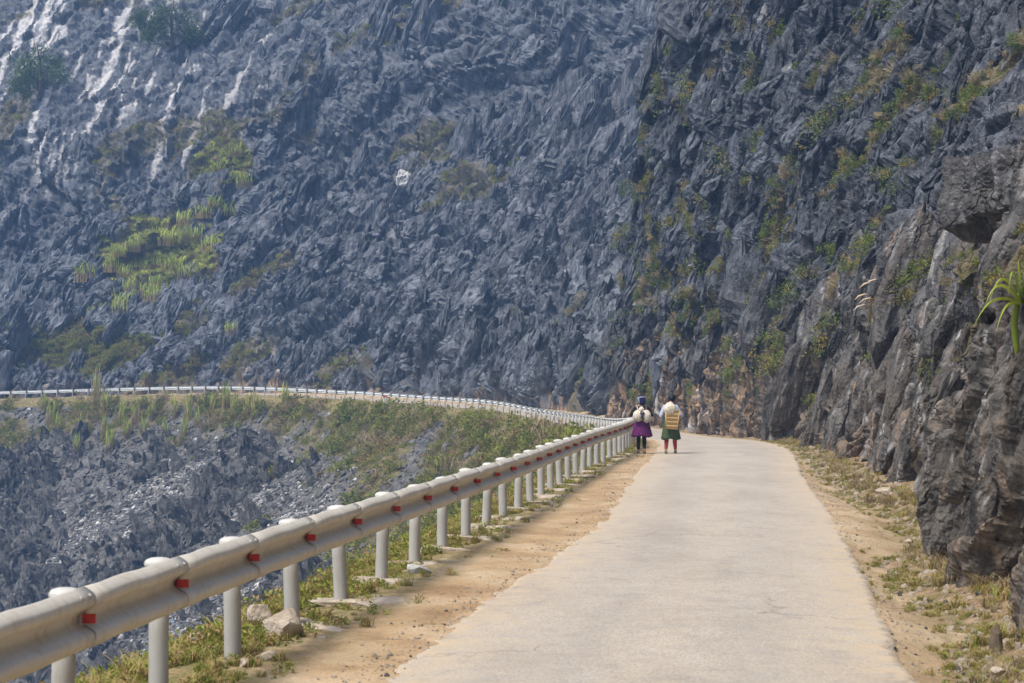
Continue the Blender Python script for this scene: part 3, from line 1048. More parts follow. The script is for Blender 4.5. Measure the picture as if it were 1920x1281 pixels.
COMBS = [comb_mesh('comb_%d' % i, 200 + i, 5 if i < 4 else 4, M['shard']) for i in range(9)]
BCOMBS = [comb_mesh('bank_comb_%d' % i, 240 + i, 4, M['bank']) for i in range(5)]
CCOMBS = [comb_mesh('crag_%d' % i, 220 + i, 5 if i < 3 else 4, M['cliff']) for i in range(6)]
SLABS = [rock_mesh('slab_%d' % i, 130 + i, 3, (.95, .60, .40), M['shard'], 11, 0, .14, .08) for i in range(6)]
STONES = [rock_mesh('stone_%d' % i, 160 + i, 2, (.9, .65, .42), M['scree'] if i < 5 else M['fan'], 11, 0, 0, .05) for i in range(8)]


def jitter(rg, n, k):
    return rg.normal(size=(n, 3)) * k


def unit(a):
    return a / (np.linalg.norm(a, axis=-1, keepdims=True) + 1e-9)


def place_rocks(parent, pts, ax, spin, scl, meshes, name, eu=None):
    eu = axis_euler(ax, spin) if eu is None else eu
    for i in range(len(pts)):
        o = bpy.data.objects.new(name, meshes[i % len(meshes)])
        link(o, parent)
        o.location = pts[i]
        o.rotation_euler = eu[i]
        o.scale = [float(v) for v in scl[i]]


def near_px(P3, px, py, dep, x, y, tol=5):
    """surface point seen at pixel x, y of the photograph"""
    for k in (1, 2, 4, 8):
        m = (np.abs(px - x) < tol * k) & (np.abs(py - y) < tol * k) & (dep > 5)
        if m.any():
            dd = np.where(m, dep, 1e9)
            i = np.unravel_index(np.argmin(dd), dd.shape)
            return P3[i], i
    raise ValueError('nothing at %s,%s' % (x, y))


# ---- far slope: blades and slabs of karst
rg = np.random.default_rng(21)
vis = (px2 > -140) & (px2 < 1560) & (py2 > -120) & (py2 < 745) & (HH > 1.5) & (SS < i_end)
bare = vis & (soil2 < .5)
wgt = (bare * np.where(scar2 > .35, .12, 1.0) * np.where(HH > hc + 1, .10, 1.0)).ravel().astype(float)
wgt *= (1 - .75 * west.ravel())
wgt *= np.gradient(h2)[None, :].repeat(len(ss), 0).ravel()
wgt /= wgt.sum()
P2f, N2f = P2.reshape(-1, 3), N2.reshape(-1, 3)
txs, tys = np.interp(SS, _us, TX).ravel(), np.interp(SS, _us, TY).ravel()


zone = (1.0 + .75 * fbm(SS * .06, HH * .08, 0, 3, 180)).clip(.45, 1.9).ravel()       # coarse outcrops here, small rubble there


def slope_set(n, lo, hi, lean, lie):
    k = rg.choice(len(wgt), n, p=wgt)
    T = np.stack([txs[k], tys[k], 0 * txs[k]], -1)
    up = np.array([0, 0, 1.0])
    nrm = N2f[k]
    upsl = unit(up - nrm * (nrm @ up)[:, None])
    ax = unit((1 - lie) * up + .55 * upsl - lean * T + lie * nrm * .2 + jitter(rg, n, .14))
    sz = lo * (hi / lo)**(rg.random(n)**1.7)
    sz = sz * zone[k]
    p = P2f[k] + jitter(rg, n, .15) + nrm * (sz * .05)[:, None]
    scl = np.stack([sz * rg.uniform(.65, 1.25, n), sz * rg.uniform(.6, 1.2, n), sz * rg.uniform(.7, 1.25, n)], -1)
    # broad side turned roughly to the valley
    return p, ax, rg.normal(size=n) * .7 + np.arctan2(-tys[k], -txs[k]) * 0, scl


def slope_combs(n, lo, hi):
    k = rg.choice(len(wgt), n, p=wgt)
    T = np.stack([txs[k], tys[k], 0 * txs[k]], -1)
    nrm = N2f[k]
    upsl = unit(np.array([0, 0, 1.0]) - nrm * nrm[:, 2:])
    z = unit(np.array([0, 0, 1.0]) + .25 * upsl - .30 * T + jitter(rg, n, .10))
    x = unit(-T + .45 * upsl + jitter(rg, n, .25))
    sz = lo * (hi / lo)**(rg.random(n)**1.6)
    sz = sz * zone[k]
    tall = 1 + .7 * smooth(420, 180, py2.ravel()[k])
    scl = np.stack([sz * rg.uniform(.5, 1.3, n), sz * rg.uniform(.8, 1.6, n), sz * tall * rg.uniform(.8, 1.5, n)], -1)
    return P2f[k] - nrm * (sz * .10)[:, None], axes_euler(z, x), scl


p, eu, sc_ = slope_combs(285, 1.3, 2.7)
place_rocks(slope, p, None, None, sc_, COMBS, 'rock', eu)
n1, n2, n3 = 4200, 4200, 6000
pc, ec, scc = slope_combs(n1, .5, 1.7)
p, ax, sp, sc_ = slope_set(n2, .5, 1.6, .45, .15)
p2_, ax2, sp2, sc2_ = slope_set(n3, .25, .95, .5, .9)
scatter('karst_rubble', np.vstack([pc, p, p2_]), np.vstack([ec, axis_euler(np.vstack([ax, ax2]), np.concatenate([sp, sp2]))]), np.vstack([scc, sc_, sc2_]),
        np.concatenate([rg.integers(0, 9, n1), rg.integers(9, 19, n2), rg.integers(19, 25, n3)]), COMBS + SHARDS + SLABS, slope, 'jagged grey limestone blades covering the slope')

# ---- near cliff: leaning pinnacles
cpx, cpy, cdp = project(CLIFF_P)
CPf, CNf = CLIFF_P.reshape(-1, 3), CLIFF_N.reshape(-1, 3)
cell = (np.gradient(cU)[:, None] * np.gradient(hj, axis=1))
cw = ((cpx > 1000) & (cpx < 2050) & (cpy > -150) & (cpy < 720) & (CLIFF_H > 1.0)).astype(float) * cell
cw *= np.interp(CLIFF_H, [0, 2, 4, 40], [.0, .25, 1, 1]) * np.interp(cd, [0, 24, 30, 60], [.0, .15, .7, 1])[:, None]
cw = (cw / cw.sum()).ravel()
ctx, cty = np.interp(CS, _us, TX).ravel(), np.interp(CS, _us, TY).ravel()


def cliff_set(n, lo, hi):
    k = rg.choice(len(cw), n, p=cw)
    T = np.stack([ctx[k], cty[k], 0 * ctx[k]], -1)
    Nr = np.stack([cty[k], -ctx[k], 0 * ctx[k]], -1)
    ax = unit(np.array([0, 0, 1.0]) + .30 * Nr - .22 * T + jitter(rg, n, .16))
    sz = lo * (hi / lo)**(rg.random(n)**1.6)
    sz = sz * np.interp(np.hypot(CPf[k, 0], CPf[k, 1]), [20, 40, 120], [.45, .75, 1.35])
    scl = np.stack([sz * rg.uniform(.6, 1.1, n), sz * rg.uniform(.6, 1.1, n), sz * rg.uniform(.8, 1.5, n)], -1)
    return CPf[k] + Nr * (sz * .12)[:, None] - np.array([0, 0, 1.0]) * (sz * .3)[:, None], ax, rg.uniform(0, 6.28, n), scl


p, ax, sp, sc_ = cliff_set(150, .8, 1.7)
place_rocks(cliff, p, ax, sp, sc_, CSHARDS + CCOMBS, 'rock')
p, ax, sp, sc_ = cliff_set(3600, .22, .95)
scatter('pinnacle_rubble', p, axis_euler(ax, sp), sc_, rg.integers(0, 14, 3600), CSHARDS + CCOMBS, cliff, 'small leaning limestone pinnacles on the cliff')

# fractured blocks of the road cutting, tall and leaning, along the foot of the cliff
CUT = [rock_mesh('cut_block_%d' % i, 260 + i, 4, (.62, .50, 1.15), M['cliff'], 13, .15, .14, .075) for i in range(12)]


def weathering(me, seed, scar_k, rust_k, stain_k):
    """brown staining, rust and thin white calcite streaks on one block"""
    co = np.empty(len(me.vertices) * 3, np.float32)
    me.vertices.foreach_get('co', co)
    co = co.reshape(-1, 3)
    sn = fbm(co[:, 0] * 5 + seed, co[:, 1] * 5, co[:, 2] * .8, 3, seed)
    bn = fbm(co[:, 0] * 1.5 + seed, co[:, 1] * 1.5, co[:, 2] * 1.2, 3, seed + 3)
    for nm, v in (('scar', scar_k * smooth(.38, .55, sn)), ('rust', rust_k * smooth(-.1, .3, bn)), ('stain', stain_k * smooth(-.3, .3, -bn))):
        at = me.attributes.new(nm, 'FLOAT', 'POINT')
        at.data.foreach_set('value', np.asarray(v, np.float32))


for i, me in enumerate(CUT):
    weathering(me, i + 11, .5, .4 if i % 4 == 0 else .08, .5 if i % 2 else .2)
bw_ = ((cpx > 1230) & (cpx < 2040) & (CLIFF_H > -.2) & (CLIFF_H < 5.5) & (cd[:, None] > 12) & (cd[:, None] < 75)) * cell / np.maximum(cd[:, None], 10)**.8
bw_ = (bw_ / bw_.sum()).ravel()
NBK = 140
k = rg.choice(len(bw_), NBK, p=bw_)
T = np.stack([ctx[k], cty[k], 0 * ctx[k]], -1)
Nr = np.stack([cty[k], -ctx[k], 0 * ctx[k]], -1)
ax = unit(np.array([0, 0, 1.0]) + .22 * Nr - .26 * T + jitter(rg, NBK, .12))
dk = np.hypot(CPf[k, 0], CPf[k, 1])
sz = np.interp(dk, [14, 25, 70], [.42, .62, 1.15]) * rg.uniform(.55, 1.35, NBK)
scl = np.stack([sz * rg.uniform(.7, 1.2, NBK), sz * rg.uniform(.7, 1.2, NBK), sz * rg.uniform(.9, 1.7, NBK)], -1)
place_rocks(cliff, CPf[k] + Nr * (sz * .22)[:, None], ax, rg.uniform(0, 6.28, NBK), scl, CUT, 'rock')

# the overhanging block above the verge
LEDGE = rock_mesh('ledge_rock', 81, 5, (1.55, 1.15, .58), M['cliff'], 11, 0, .07, .085, False, True)
weathering(LEDGE, 5, .2, .0, .1)
lb = new_obj('rock', LEDGE, cliff, (6.75, 24.9, 4.2))
lb.rotation_euler = (R(-6), R(8), R(-10))
tag(lb, 'broad overhanging block jutting from the cliff')

# ---- bank: outcrops, scree, stones
bw0 = ok & (pxb > -80) & (pxb < 1240) & (pyb > 735) & (pyb < 1330) & (dpb > 55)
PBf, NBf = PB.reshape(-1, 3), NB.reshape(-1, 3)


def bank_set(wt, n, lo, hi, stand, pw=1.7):
    wt = (wt / wt.sum()).ravel()
    k = rg.choice(len(wt), n, p=wt)
    base = np.array([-.35, -.1, 1.0])
    ax = unit(stand * base + (1 - stand) * NBf[k] + jitter(rg, n, .25))
    sz = lo * (hi / lo)**(rg.random(n)**pw)
    p = PBf[k] + np.stack([rg.uniform(-.2, .2, n), rg.uniform(-.2, .2, n), 0 * sz], -1)
    scl = np.stack([sz * rg.uniform(.7, 1.2, n) for _ in range(3)], -1)
    return p, ax, rg.uniform(0, 6.28, n), scl


out_w = bw0 * (d > 5) * (scrub_z < .5) * (fan < .35) * np.where(outc > .4, 1.0, .22) * smooth(760, 300, pxb - .3 * (pyb - 800))
p, ax, sp, sc_ = bank_set(out_w, 230, .8, 2.0, .8)
place_rocks(bank, p, ax, sp, sc_, BSHARDS + BCOMBS, 'rock')
p, ax, sp, sc_ = bank_set(out_w, 2600, .3, 1.4, .8)
p2_, ax2, sp2, sc2_ = bank_set(bw0 * (d > 1.6) * (scrub_z < .55) * 1.0, 26000, .10, .50, .1, 2.2)
p3_, ax3, sp3, sc3_ = bank_set(bw0 * (fan > .25) * (scrub_z < .6) * 1.0, 14000, .08, .30, .1, 1.6)
scatter('scree', np.vstack([p, p2_, p3_]), axis_euler(np.vstack([ax, ax2, ax3]), np.concatenate([sp, sp2, sp3])), np.vstack([sc_, sc2_, sc3_]),
        np.concatenate([rg.integers(0, 10, 2600), rg.choice(8, 26000, p=[.19] * 5 + [.05 / 3] * 3) + 10, rg.choice(8, 14000, p=[.12] * 5 + [.4 / 3] * 3) + 10]), BSHARDS + BCOMBS[:2] + STONES, bank, 'grey and pale stones of the scree')

# ------------------------------------------------------------------ guard rail
guardrail = link(bpy.data.objects.new('guardrail', None))
tag(guardrail, 'long galvanised roadside guardrail with red reflectors along the ravine', 'guardrail')
s0 = float(s_of(13.3))
ps = [s0]
def step(s, dirn):
    x, y, *_ = at_s(s)
    a = s
    for _ in range(160):
        a += dirn * .02
        xx, yy, *_ = at_s(a)
        if math.hypot(xx - x, yy - y) >= (1.7 if y < 62 else 2.0):
            break
    return a
a = s0
while at_s(a)[1] > 3:
    a = step(a, -1)
    ps.insert(0, a)
a = s0
while at_s(a)[0] > -72:
    a = step(a, 1)
    ps.append(a)
# W section: y towards the road, z up, symmetric about the middle valley
half = [(.004, 0), (.006, .016), (.030, .040), (.068, .060), (.080, .072), (.083, .088), (.082, .108), (.074, .122), (.050, .140), (.030, .152), (.022, .157)]
prof_w = [(y, -z) for y, z in half[::-1]] + half[1:]


def w_beam(name, x0, x1, mat, off=0.0, thick=.004, nx=2):
    V, F = [], []
    n = len(prof_w)
    for i in range(nx):
        x = x0 + (x1 - x0) * i / (nx - 1)
        for y, z in prof_w:
            V.append((x, y + off, z))
        for y, z in prof_w:
            V.append((x, y + off - thick, z * (1.0 - .01)))
    m2 = 2 * n
    for i in range(nx - 1):
        b, c = i * m2, (i + 1) * m2
        for k in range(n - 1):
            F.append((b + k, b + k + 1, c + k + 1, c + k))
            F.append((b + n + k, c + n + k, c + n + k + 1, b + n + k + 1))
        F.append((b, c, c + n, b + n))
        F.append((b + n - 1, b + 2 * n - 1, c + 2 * n - 1, c + n - 1))
    for b, fl in ((0, 1), ((nx - 1) * m2, 0)):
        for k in range(n - 1):
            f = (b + k, b + n + k, b + n + k + 1, b + k + 1)
            F.append(f if fl else f[::-1])
    me = bpy.data.meshes.new(name)
    me.from_pydata(V, [], F)
    me.polygons.foreach_set('use_smooth', [True] * len(me.polygons))
    me.update()
    me.materials.append(mat)
    return me


PANEL = w_beam('rail_panel', .011, 1.989, M['galv'], 0, .004, 9)
# handling dents: shift a few stations a little
for v in PANEL.vertices:
    k = round((v.co.x - .011) / (1.978 / 8))
    if 0 < k < 8:
        v.co.y += .006 * math.sin(k * 2.1)
        v.co.z += .003 * math.sin(k * 1.3 + 1)
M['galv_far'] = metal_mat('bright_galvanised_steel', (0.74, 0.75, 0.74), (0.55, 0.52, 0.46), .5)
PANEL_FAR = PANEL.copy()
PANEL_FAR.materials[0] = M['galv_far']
SPLICE = w_beam('splice_plate', -.12, .12, M['dark'], -.0075, .004, 2)
POST = MB().lathe([(.058, -.9), (.058, .0), (.058, .40), (.058, .775)], 20).mesh('post', M['post'], True)
CAP = MB().lathe([(.062, .770), (.078, .773), (.084, .782), (.084, .800), (.075, .816), (.050, .826), (.02, .830)], 20).mesh('post_cap', M['cap'], True)
BLOCK = MB().box((0, .062, .66), (.10, .06, .19)).mesh('spacer_block', M['post'])
REFL = MB().box((0, .050, .0), (.012, .070, .048)).box((-.03, .02, 0), (.05, .03, .028)).mesh('reflector', M['red'])
BOLT = MB().lathe([(.014, 0), (.013, .006), (.008, .011)], 10).mesh('bolt', M['post'], True)
BEAM_Z = .685
rnd = random.Random(5)
n_near = 0
for i, s in enumerate(ps):
    x, y, z, tx_, ty_ = [float(v) for v in at_s(s)]
    yaw = math.atan2(ty_, tx_)
    dist = math.hypot(x, y)
    dz = rnd.uniform(-.012, .012) if dist < 60 else 0
    po = new_obj('post', POST, guardrail, (x, y, z + dz))
    # +Y of the part points to the road: right of the direction of travel
    po.rotation_euler = (rnd.uniform(-.02, .02), rnd.uniform(-.02, .02), yaw + math.pi)
    if dist < 70:
        po.rotation_euler.x += rnd.uniform(-.03, .03)
    new_obj('post_cap', CAP, po)
    new_obj('spacer_block', BLOCK, po)
    if i + 1 < len(ps):
        x2, y2, z2_, *_ = [float(v) for v in at_s(ps[i + 1])]
        off = .095
        nx_, ny_ = ty_, -tx_
        _, _, _, tb, tc = [float(v) for v in at_s(ps[i + 1])]
        A = Vector((x + nx_ * off, y + ny_ * off, z + BEAM_Z))
        B = Vector((x2 + tc * off, y2 - tb * off, z2_ + BEAM_Z))
        # the panel starts at the far post so that +Y faces the road
        d_ = (A - B)
        L = d_.length
        ex = d_.normalized()
        ey = Vector((0, 0, 1)).cross(ex).normalized()
        ez = ex.cross(ey)
        mw = Matrix((ex, ey, ez)).transposed().to_4x4()
        mw.translation = B
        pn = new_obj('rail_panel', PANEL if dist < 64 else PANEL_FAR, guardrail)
        pn.matrix_world = mw @ Matrix.Diagonal((L / 2.0, 1, 1, 1))
        new_obj('splice_plate', SPLICE, pn)
        if dist < 75:
            rf = new_obj('reflector', REFL, guardrail)
            m3 = mw.copy()
            m3.translation = B + ex * .02 + ey * .004
            rf.matrix_world = m3 @ Matrix.Rotation(math.pi, 4, 'Z') @ Matrix.Scale(-1, 4, (0, 1, 0)) if False else m3
        if dist < 40:
            for bx_, bz_ in ((.10, .118), (.26, .118)):
                bo = new_obj('bolt', BOLT, pn, (bx_, .078, bz_))
                bo.rotation_euler = (R(-55), 0, 0)

PADS = [rock_mesh('footing_%d' % i, 300 + i, 3, (.34, .24, .10), M['concrete'], 9, 0, 0, .03, False, True) for i in range(4)]
for i, s in enumerate(ps):
    x, y, z, tx_, ty_ = [float(v) for v in at_s(s)]
    if 14.5 < y < 52 and rnd.random() < .8:
        t_ = rnd.uniform(-.02, .10)
        o = new_obj('footing', PADS[i % 4], guardrail, (x + ty_ * t_, y - tx_ * t_, z + .0))
        o.rotation_euler = (rnd.uniform(-.06, .06), rnd.uniform(-.05, .05), rnd.uniform(-.5, .5))
        k = rnd.uniform(.75, 1.1)
        o.scale = (k, k, rnd.uniform(.7, 1.0))

# ------------------------------------------------------------------ kilometre stones
def marker(s, t_, w_, label):
    x, y, z = [float(v) for v in to_world(np.array(s), np.array(t_))]
    o = link(bpy.data.objects.new('marker_stone', None))
    o.location = (x, y, z - .1)
    MB().box((0, 0, .27), (w_, .14, .60)).build('body', M['limewash'], o)
    top = MB()
    V = []
    n = 9
    for yy in (-.075, .075):
        V += [(-w_ * .52, yy, .571), (w_ * .52, yy, .571)]
        V += [(w_ * .52 * math.cos(math.pi * k / n), yy, .66 + .10 * math.sin(math.pi * k / n)) for k in range(n + 1)]
    m_ = n + 3
    F = [tuple(range(m_)), tuple(range(m_, 2 * m_))[::-1]]
    F += [(k, m_ + k, m_ + (k + 1) % m_, (k + 1) % m_) for k in range(m_)]
    top.add(V, F).build('painted_top', M['redpaint'], o)
    tag(o, label, 'marker stone', 'red topped marker stones behind the rail')


marker(s_of(70), -.45, .40, 'red topped white marker stone behind the rail beside the walkers')
marker(s_of(174), -.4, .36, 'small red topped marker stone on the far bend of the rail')

# ------------------------------------------------------------------ plants
def leaf_cloud(name, seed, n, rad, size, mat, squash=.7, hollow=.35, dry=.0, aspect=2.2, clumps=None):
    """a bush: small bent leaves spread through clumps in its volume"""
    r_ = np.random.default_rng(seed)
    k = clumps or max(4, n // 28)
    cen = unit(r_.normal(size=(k, 3))) * (r_.uniform(hollow, .95, k)**.6)[:, None]
    cen[:, 2] = np.abs(cen[:, 2]) * squash
    ci = r_.integers(0, k, n)
    p = (cen[ci] + r_.normal(size=(n, 3)) * (.16 if clumps is None else r_.uniform(.10, .24, k)[ci][:, None])) * rad
    p[:, 2] = np.maximum(p[:, 2], -.1 * rad)
    d1 = unit(r_.normal(size=(n, 3)) + np.array([0, 0, .6]))
    d2 = unit(np.cross(d1, r_.normal(size=(n, 3))))
    d3 = np.cross(d1, d2)
    L = (size * r_.uniform(.6, 1.3, n))[:, None]
    W = L / aspect
    V = np.stack([p, p + d1 * L * .5 + d2 * W * .5 + d3 * L * .06, p + d1 * L - d3 * L * .1, p + d1 * L * .5 - d2 * W * .5 + d3 * L * .06], 1).reshape(-1, 3)
    F = np.arange(4 * n).reshape(-1, 4)
    tint = np.repeat(np.clip(r_.random(k)[ci] * .5 + r_.random(n) * .5 - .25, 0, 1), 4)
    dr = np.repeat((r_.random(k)[ci] < dry) * .9, 4)
    return mesh_np(name, V, F, mat, False, {'tint': tint, 'dry': dr})


def blade_tuft(name, seed, n, height, spread, width, mat, lean=.5, dry=0.0, droop=.5, seg=5, base_dry=0.0, stem=0.0):
    r_ = np.random.default_rng(seed)
    V, F, T, Dn = [], [], [], []
    for b in range(n):
        a = r_.uniform(0, 6.28)
        rr = spread * math.sqrt(r_.random())
        bx_, by_ = rr * math.cos(a), rr * math.sin(a)
        a2_ = r_.uniform(0, 6.28)
        h = height * r_.uniform(.55, 1.15)
        ln = lean * r_.uniform(.3, 1.2)
        wd = width * r_.uniform(.7, 1.3)
        ti, dr = r_.random() * .6, .9 * (r_.random() < dry)
        c0 = len(V)
        z0 = h * stem * r_.uniform(.3, 1.0)
        for k in range(seg + 1):
            f = k / seg
            out = ln * h * f**2
            z = z0 + (h - z0 * .5) * (f - droop * .5 * f**3)
            ww = wd * (1 - f**2) * .5 + .001
            cx, cy = bx_ + out * math.cos(a2_), by_ + out * math.sin(a2_)
            V += [(cx - ww * math.sin(a2_), cy + ww * math.cos(a2_), z), (cx + ww * math.sin(a2_), cy - ww * math.cos(a2_), z)]
            T += [ti, ti]
            dd_ = max(dr, base_dry * max(0, 1 - f * 2.5))
            Dn += [dd_, dd_]
        for k in range(seg):
            q_ = c0 + 2 * k
            F.append((q_, q_ + 1, q_ + 3, q_ + 2))
        if stem:
            c1 = len(V)
            sw = wd * .35
            V += [(bx_ - sw, by_, -.1), (bx_ + sw, by_, -.1), (bx_ + sw * .7, by_, z0 + .02), (bx_ - sw * .7, by_, z0 + .02)]
            T += [0] * 4
            Dn += [.9] * 4
            F.append((c1, c1 + 1, c1 + 2, c1 + 3))
    return mesh_np(name, V, F, mat, False, {'tint': T, 'dry': Dn})


BUSH = [leaf_cloud('bush_%d' % i, 400 + i, 260, .8, .16, M['scrub'], .6, .3, .3) for i in range(5)]
TALLG = [blade_tuft('grass_%d' % i, 410 + i, 46, .75, .28, .035, M['scrub'], .5, .35) for i in range(3)]

STRAW = [blade_tuft('straw_%d' % i, 418 + i, 60, .95, .40, .03, M['straw'], .5, 0, .5, 4) for i in range(3)]
FRESH = [blade_tuft('fresh_%d' % i, 415 + i, 60, .9, .45, .05, M['reed'], .7, .3, .6, 4, .4) for i in range(3)]
# scrub mass on the bank
sw_ = bw0 * smooth(.25, .7, scrub_z) * (d > .7) * (1 + 2 * smooth(3, 1, d))
sw_ = sw_ + bw0 * .035 * (vegn > .25)
p, ax, sp, sc_ = bank_set(sw_, 6500, .35, 2.1, .6, 2.6)
scatter('bank_scrub', p - np.array([0, 0, .08]), axis_euler(ax, sp), sc_ * np.array([1, 1, .8]), rg.choice(11, 6500, p=[.13] * 5 + [.05] * 3 + [.2 / 3] * 3), BUSH + TALLG + STRAW, None,
        'olive green scrub covering the bank below the far road', 'scrub')

# scrub and creepers on the far slope and on the cliff
k_w = (vis * (soil2 > .35) * np.clip(soil2, 0, 1)).ravel().astype(float)
k_w = k_w * (1 + 2.5 * veg_zone.ravel())
k = rg.choice(len(k_w), 3000, p=k_w / k_w.sum())
ax = unit(N2f[k] + np.array([0, 0, 1.0]) + jitter(rg, len(k), .2))
sz = rg.uniform(.3, 1.05, len(k))
scatter('slope_scrub', P2f[k], axis_euler(ax, rg.uniform(0, 6.28, len(k))), np.stack([sz, sz, sz * .8], -1), np.where(rg.random(len(k)) < .7 * ((veg_zone.ravel()[k] > .4) & (py2.ravel()[k] < 600)), rg.integers(8, 11, len(k)), rg.choice(8, len(k), p=[.17] * 5 + [.05] * 3)), BUSH + TALLG + FRESH, None,
        'low scrub growing between the rocks of the far slope', 'scrub')

CREEP = [leaf_cloud('creeper_%d' % i, 430 + i, 170, .42, .085, M['vine'], .5, .2, .25) for i in range(4)]
WIRY = [blade_tuft('wiry_%d' % i, 440 + i, 60, .55, .16, .012, M['straw'], .8, .0, .7) for i in range(3)]
kc = ((cpx > 1030) & (cpx < 1960) & (cpy > -60) & (cpy < 760) & (CLIFF_H > 1.2)) * smooth(.18, .5, CLIFF_SOIL) * cell
kc = kc.ravel()
k = rg.choice(len(kc), 2600, p=kc / kc.sum())
Nr = np.stack([cty[k], -ctx[k], 0 * ctx[k]], -1)
ax = unit(CNf[k] * .8 + np.array([0, 0, .9]) + jitter(rg, len(k), .3))
sz = rg.uniform(.35, 1.1, len(k)) * np.interp(np.hypot(CPf[k, 0], CPf[k, 1]), [15, 40, 120], [.42, .75, 1.7])
scatter('cliff_creepers', CPf[k] + CNf[k] * .04, axis_euler(ax, rg.uniform(0, 6.28, len(k))), np.stack([sz, sz, sz], -1),
        rg.choice(7, len(k), p=[.175] * 4 + [.1] * 3), CREEP + WIRY, None, 'creepers and wiry dry grass hanging on the cliff', 'creeper')

# reed clumps, each one a plant of its own
REEDS = [blade_tuft('reed_%d' % i, 450 + i, 90, 1.6, .75, .06, M['reed'], .40, .08, .5, 5, .8, .45) for i in range(5)]
CANE = [blade_tuft('cane_%d' % i, 460 + i, 42, 2.5, .45, .075, M['reed'], .22, .22, .3, 5, .9, .62) for i in range(4)]
ORD = ['first', 'second', 'third', 'fourth', 'fifth', 'sixth', 'seventh', 'eighth', 'ninth', 'tenth', 'eleventh', 'twelfth', 'thirteenth', 'fourteenth', 'fifteenth', 'sixteenth',
       'seventeenth', 'eighteenth', 'nineteenth', 'twentieth', 'twenty-first', 'twenty-second', 'twenty-third', 'twenty-fourth', 'twenty-fifth', 'twenty-sixth', 'twenty-seventh',
       'twenty-eighth', 'twenty-ninth', 'thirtieth', 'thirty-first', 'thirty-second', 'thirty-third', 'thirty-fourth', 'thirty-fifth', 'thirty-sixth']
slope_px = [(380, 388), (432, 396), (347, 402), (405, 372), (180, 500), (215, 497), (237, 507), (270, 490), (302, 486), (327, 492), (350, 505), (275, 535),
            (288, 548), (258, 552), (235, 562), (205, 577), (184, 582), (226, 574), (436, 612), (250, 455), (225, 462), (310, 440), (360, 442), (331, 447),
            (396, 452), (441, 282), (414, 303), (456, 333), (30, 617), (160, 508), (296, 520), (245, 530)]
for i, (x, y) in enumerate(sorted(slope_px)):
    q, _ = near_px(P2, px2, py2, dp2, x, y + 14)
    o = new_obj('reed_clump', REEDS[i % 5], None, q - np.array([0, 0, .15]))
    o.rotation_euler = (0, 0, rnd.uniform(0, 6.28))
    k = rnd.uniform(.9, 1.5)
    o.scale = (k * 1.3, k * 1.3, k)
    tag(o, 'bright green reed clump on the slope above the far road, %s counting from the left' % ORD[i], 'reeds', 'reeds on the far slope')
bank_px = [(85, 755), (112, 792), (195, 762), (225, 772), (252, 772), (286, 770), (325, 766), (350, 772), (366, 778), (396, 757), (421, 752), (441, 762), (461, 764),
           (196, 805), (241, 803), (155, 792), (476, 757), (530, 748), (270, 800), (310, 800), (345, 800), (205, 830), (140, 840), (95, 775)]
for i, (x, y) in enumerate(sorted(bank_px)):
    q, _ = near_px(PB, pxb, pyb, np.where(ok, dpb, -1), x, y + 16)
    o = new_obj('reed_clump', CANE[i % 4], None, q - np.array([0, 0, .15]))
    o.rotation_euler = (0, 0, rnd.uniform(0, 6.28))
    k = rnd.uniform(.7, 1.1)
    o.scale = (k, k, k)
    tag(o, 'tall thin reed clump on the bank below the far rail, %s counting from the left' % ORD[i], 'reeds', 'reeds below the far rail')
x, y, z = [float(v) for v in to_world(np.array(s_of(212.3)), np.array(-.7))]
i_r = np.argmin(np.abs(project(np.stack([PX, PY, PZ], -1))[0] - 188) + 1e4 * (PY < 150))
o = new_obj('reed_clump', CANE[0], None, (PX[i_r] - .3, PY[i_r] - .9, PZ[i_r] - .7))
o.scale = (1.1, 1.1, 1.35)
tag(o, 'tall reed clump rising in front of the far rail', 'reeds')

# shrubs on the cliff
shrub_px = [(1150, 385), (1130, 420), (1158, 600), (1165, 655), (1088, 690), (1110, 545), (1292, 165), (1232, 195), (1185, 95), (1320, 430), (1312, 505), (1345, 415),
            (1440, 650), (1478, 560), (1500, 530), (1455, 690), (1385, 690), (1545, 640), (1560, 605), (1690, 322), (1655, 335), (1700, 355), (1745, 490), (1722, 520),
            (1700, 560), (1620, 470), (1590, 200), (1420, 120), (1680, 25), (1530, 250), (1360, 300), (1240, 430), (1060, 610), (1200, 470), (1800, 180)]
SHR = [leaf_cloud('shrub_%d' % i, 470 + i, 420, .9, .12, M['vine'], .75, .3, .2) for i in range(4)]
for i, (x, y) in enumerate(sorted(shrub_px)):
    try:
        q, ij = near_px(CLIFF_P, cpx, cpy, cdp, x, y)
    except ValueError:
        continue
    dd_ = float(np.hypot(q[0], q[1]))
    o = link(bpy.data.objects.new('shrub', None))
    o.location = q
    nn = Vector(CLIFF_N[ij]) * .7 + Vector((0, 0, .8))
    o.rotation_euler = nn.to_track_quat('Z', 'Y').to_euler()
    k = min(1.35, dd_ / 70) * rnd.uniform(.65, 1.05)
    o.scale = (k, k, k * .85)
    new_obj('foliage', SHR[i % 4], o)
    MB().tube([(0, 0, -.3), (.05, .02, .1), (.02, .08, .35)], [.035, .025, .012], 6).build('stem', M['bark'], o)
    tag(o, 'green shrub clinging to the grey cliff, %s counting from its far end towards the camera' % ORD[i], 'shrub', 'shrubs clinging to the cliff')


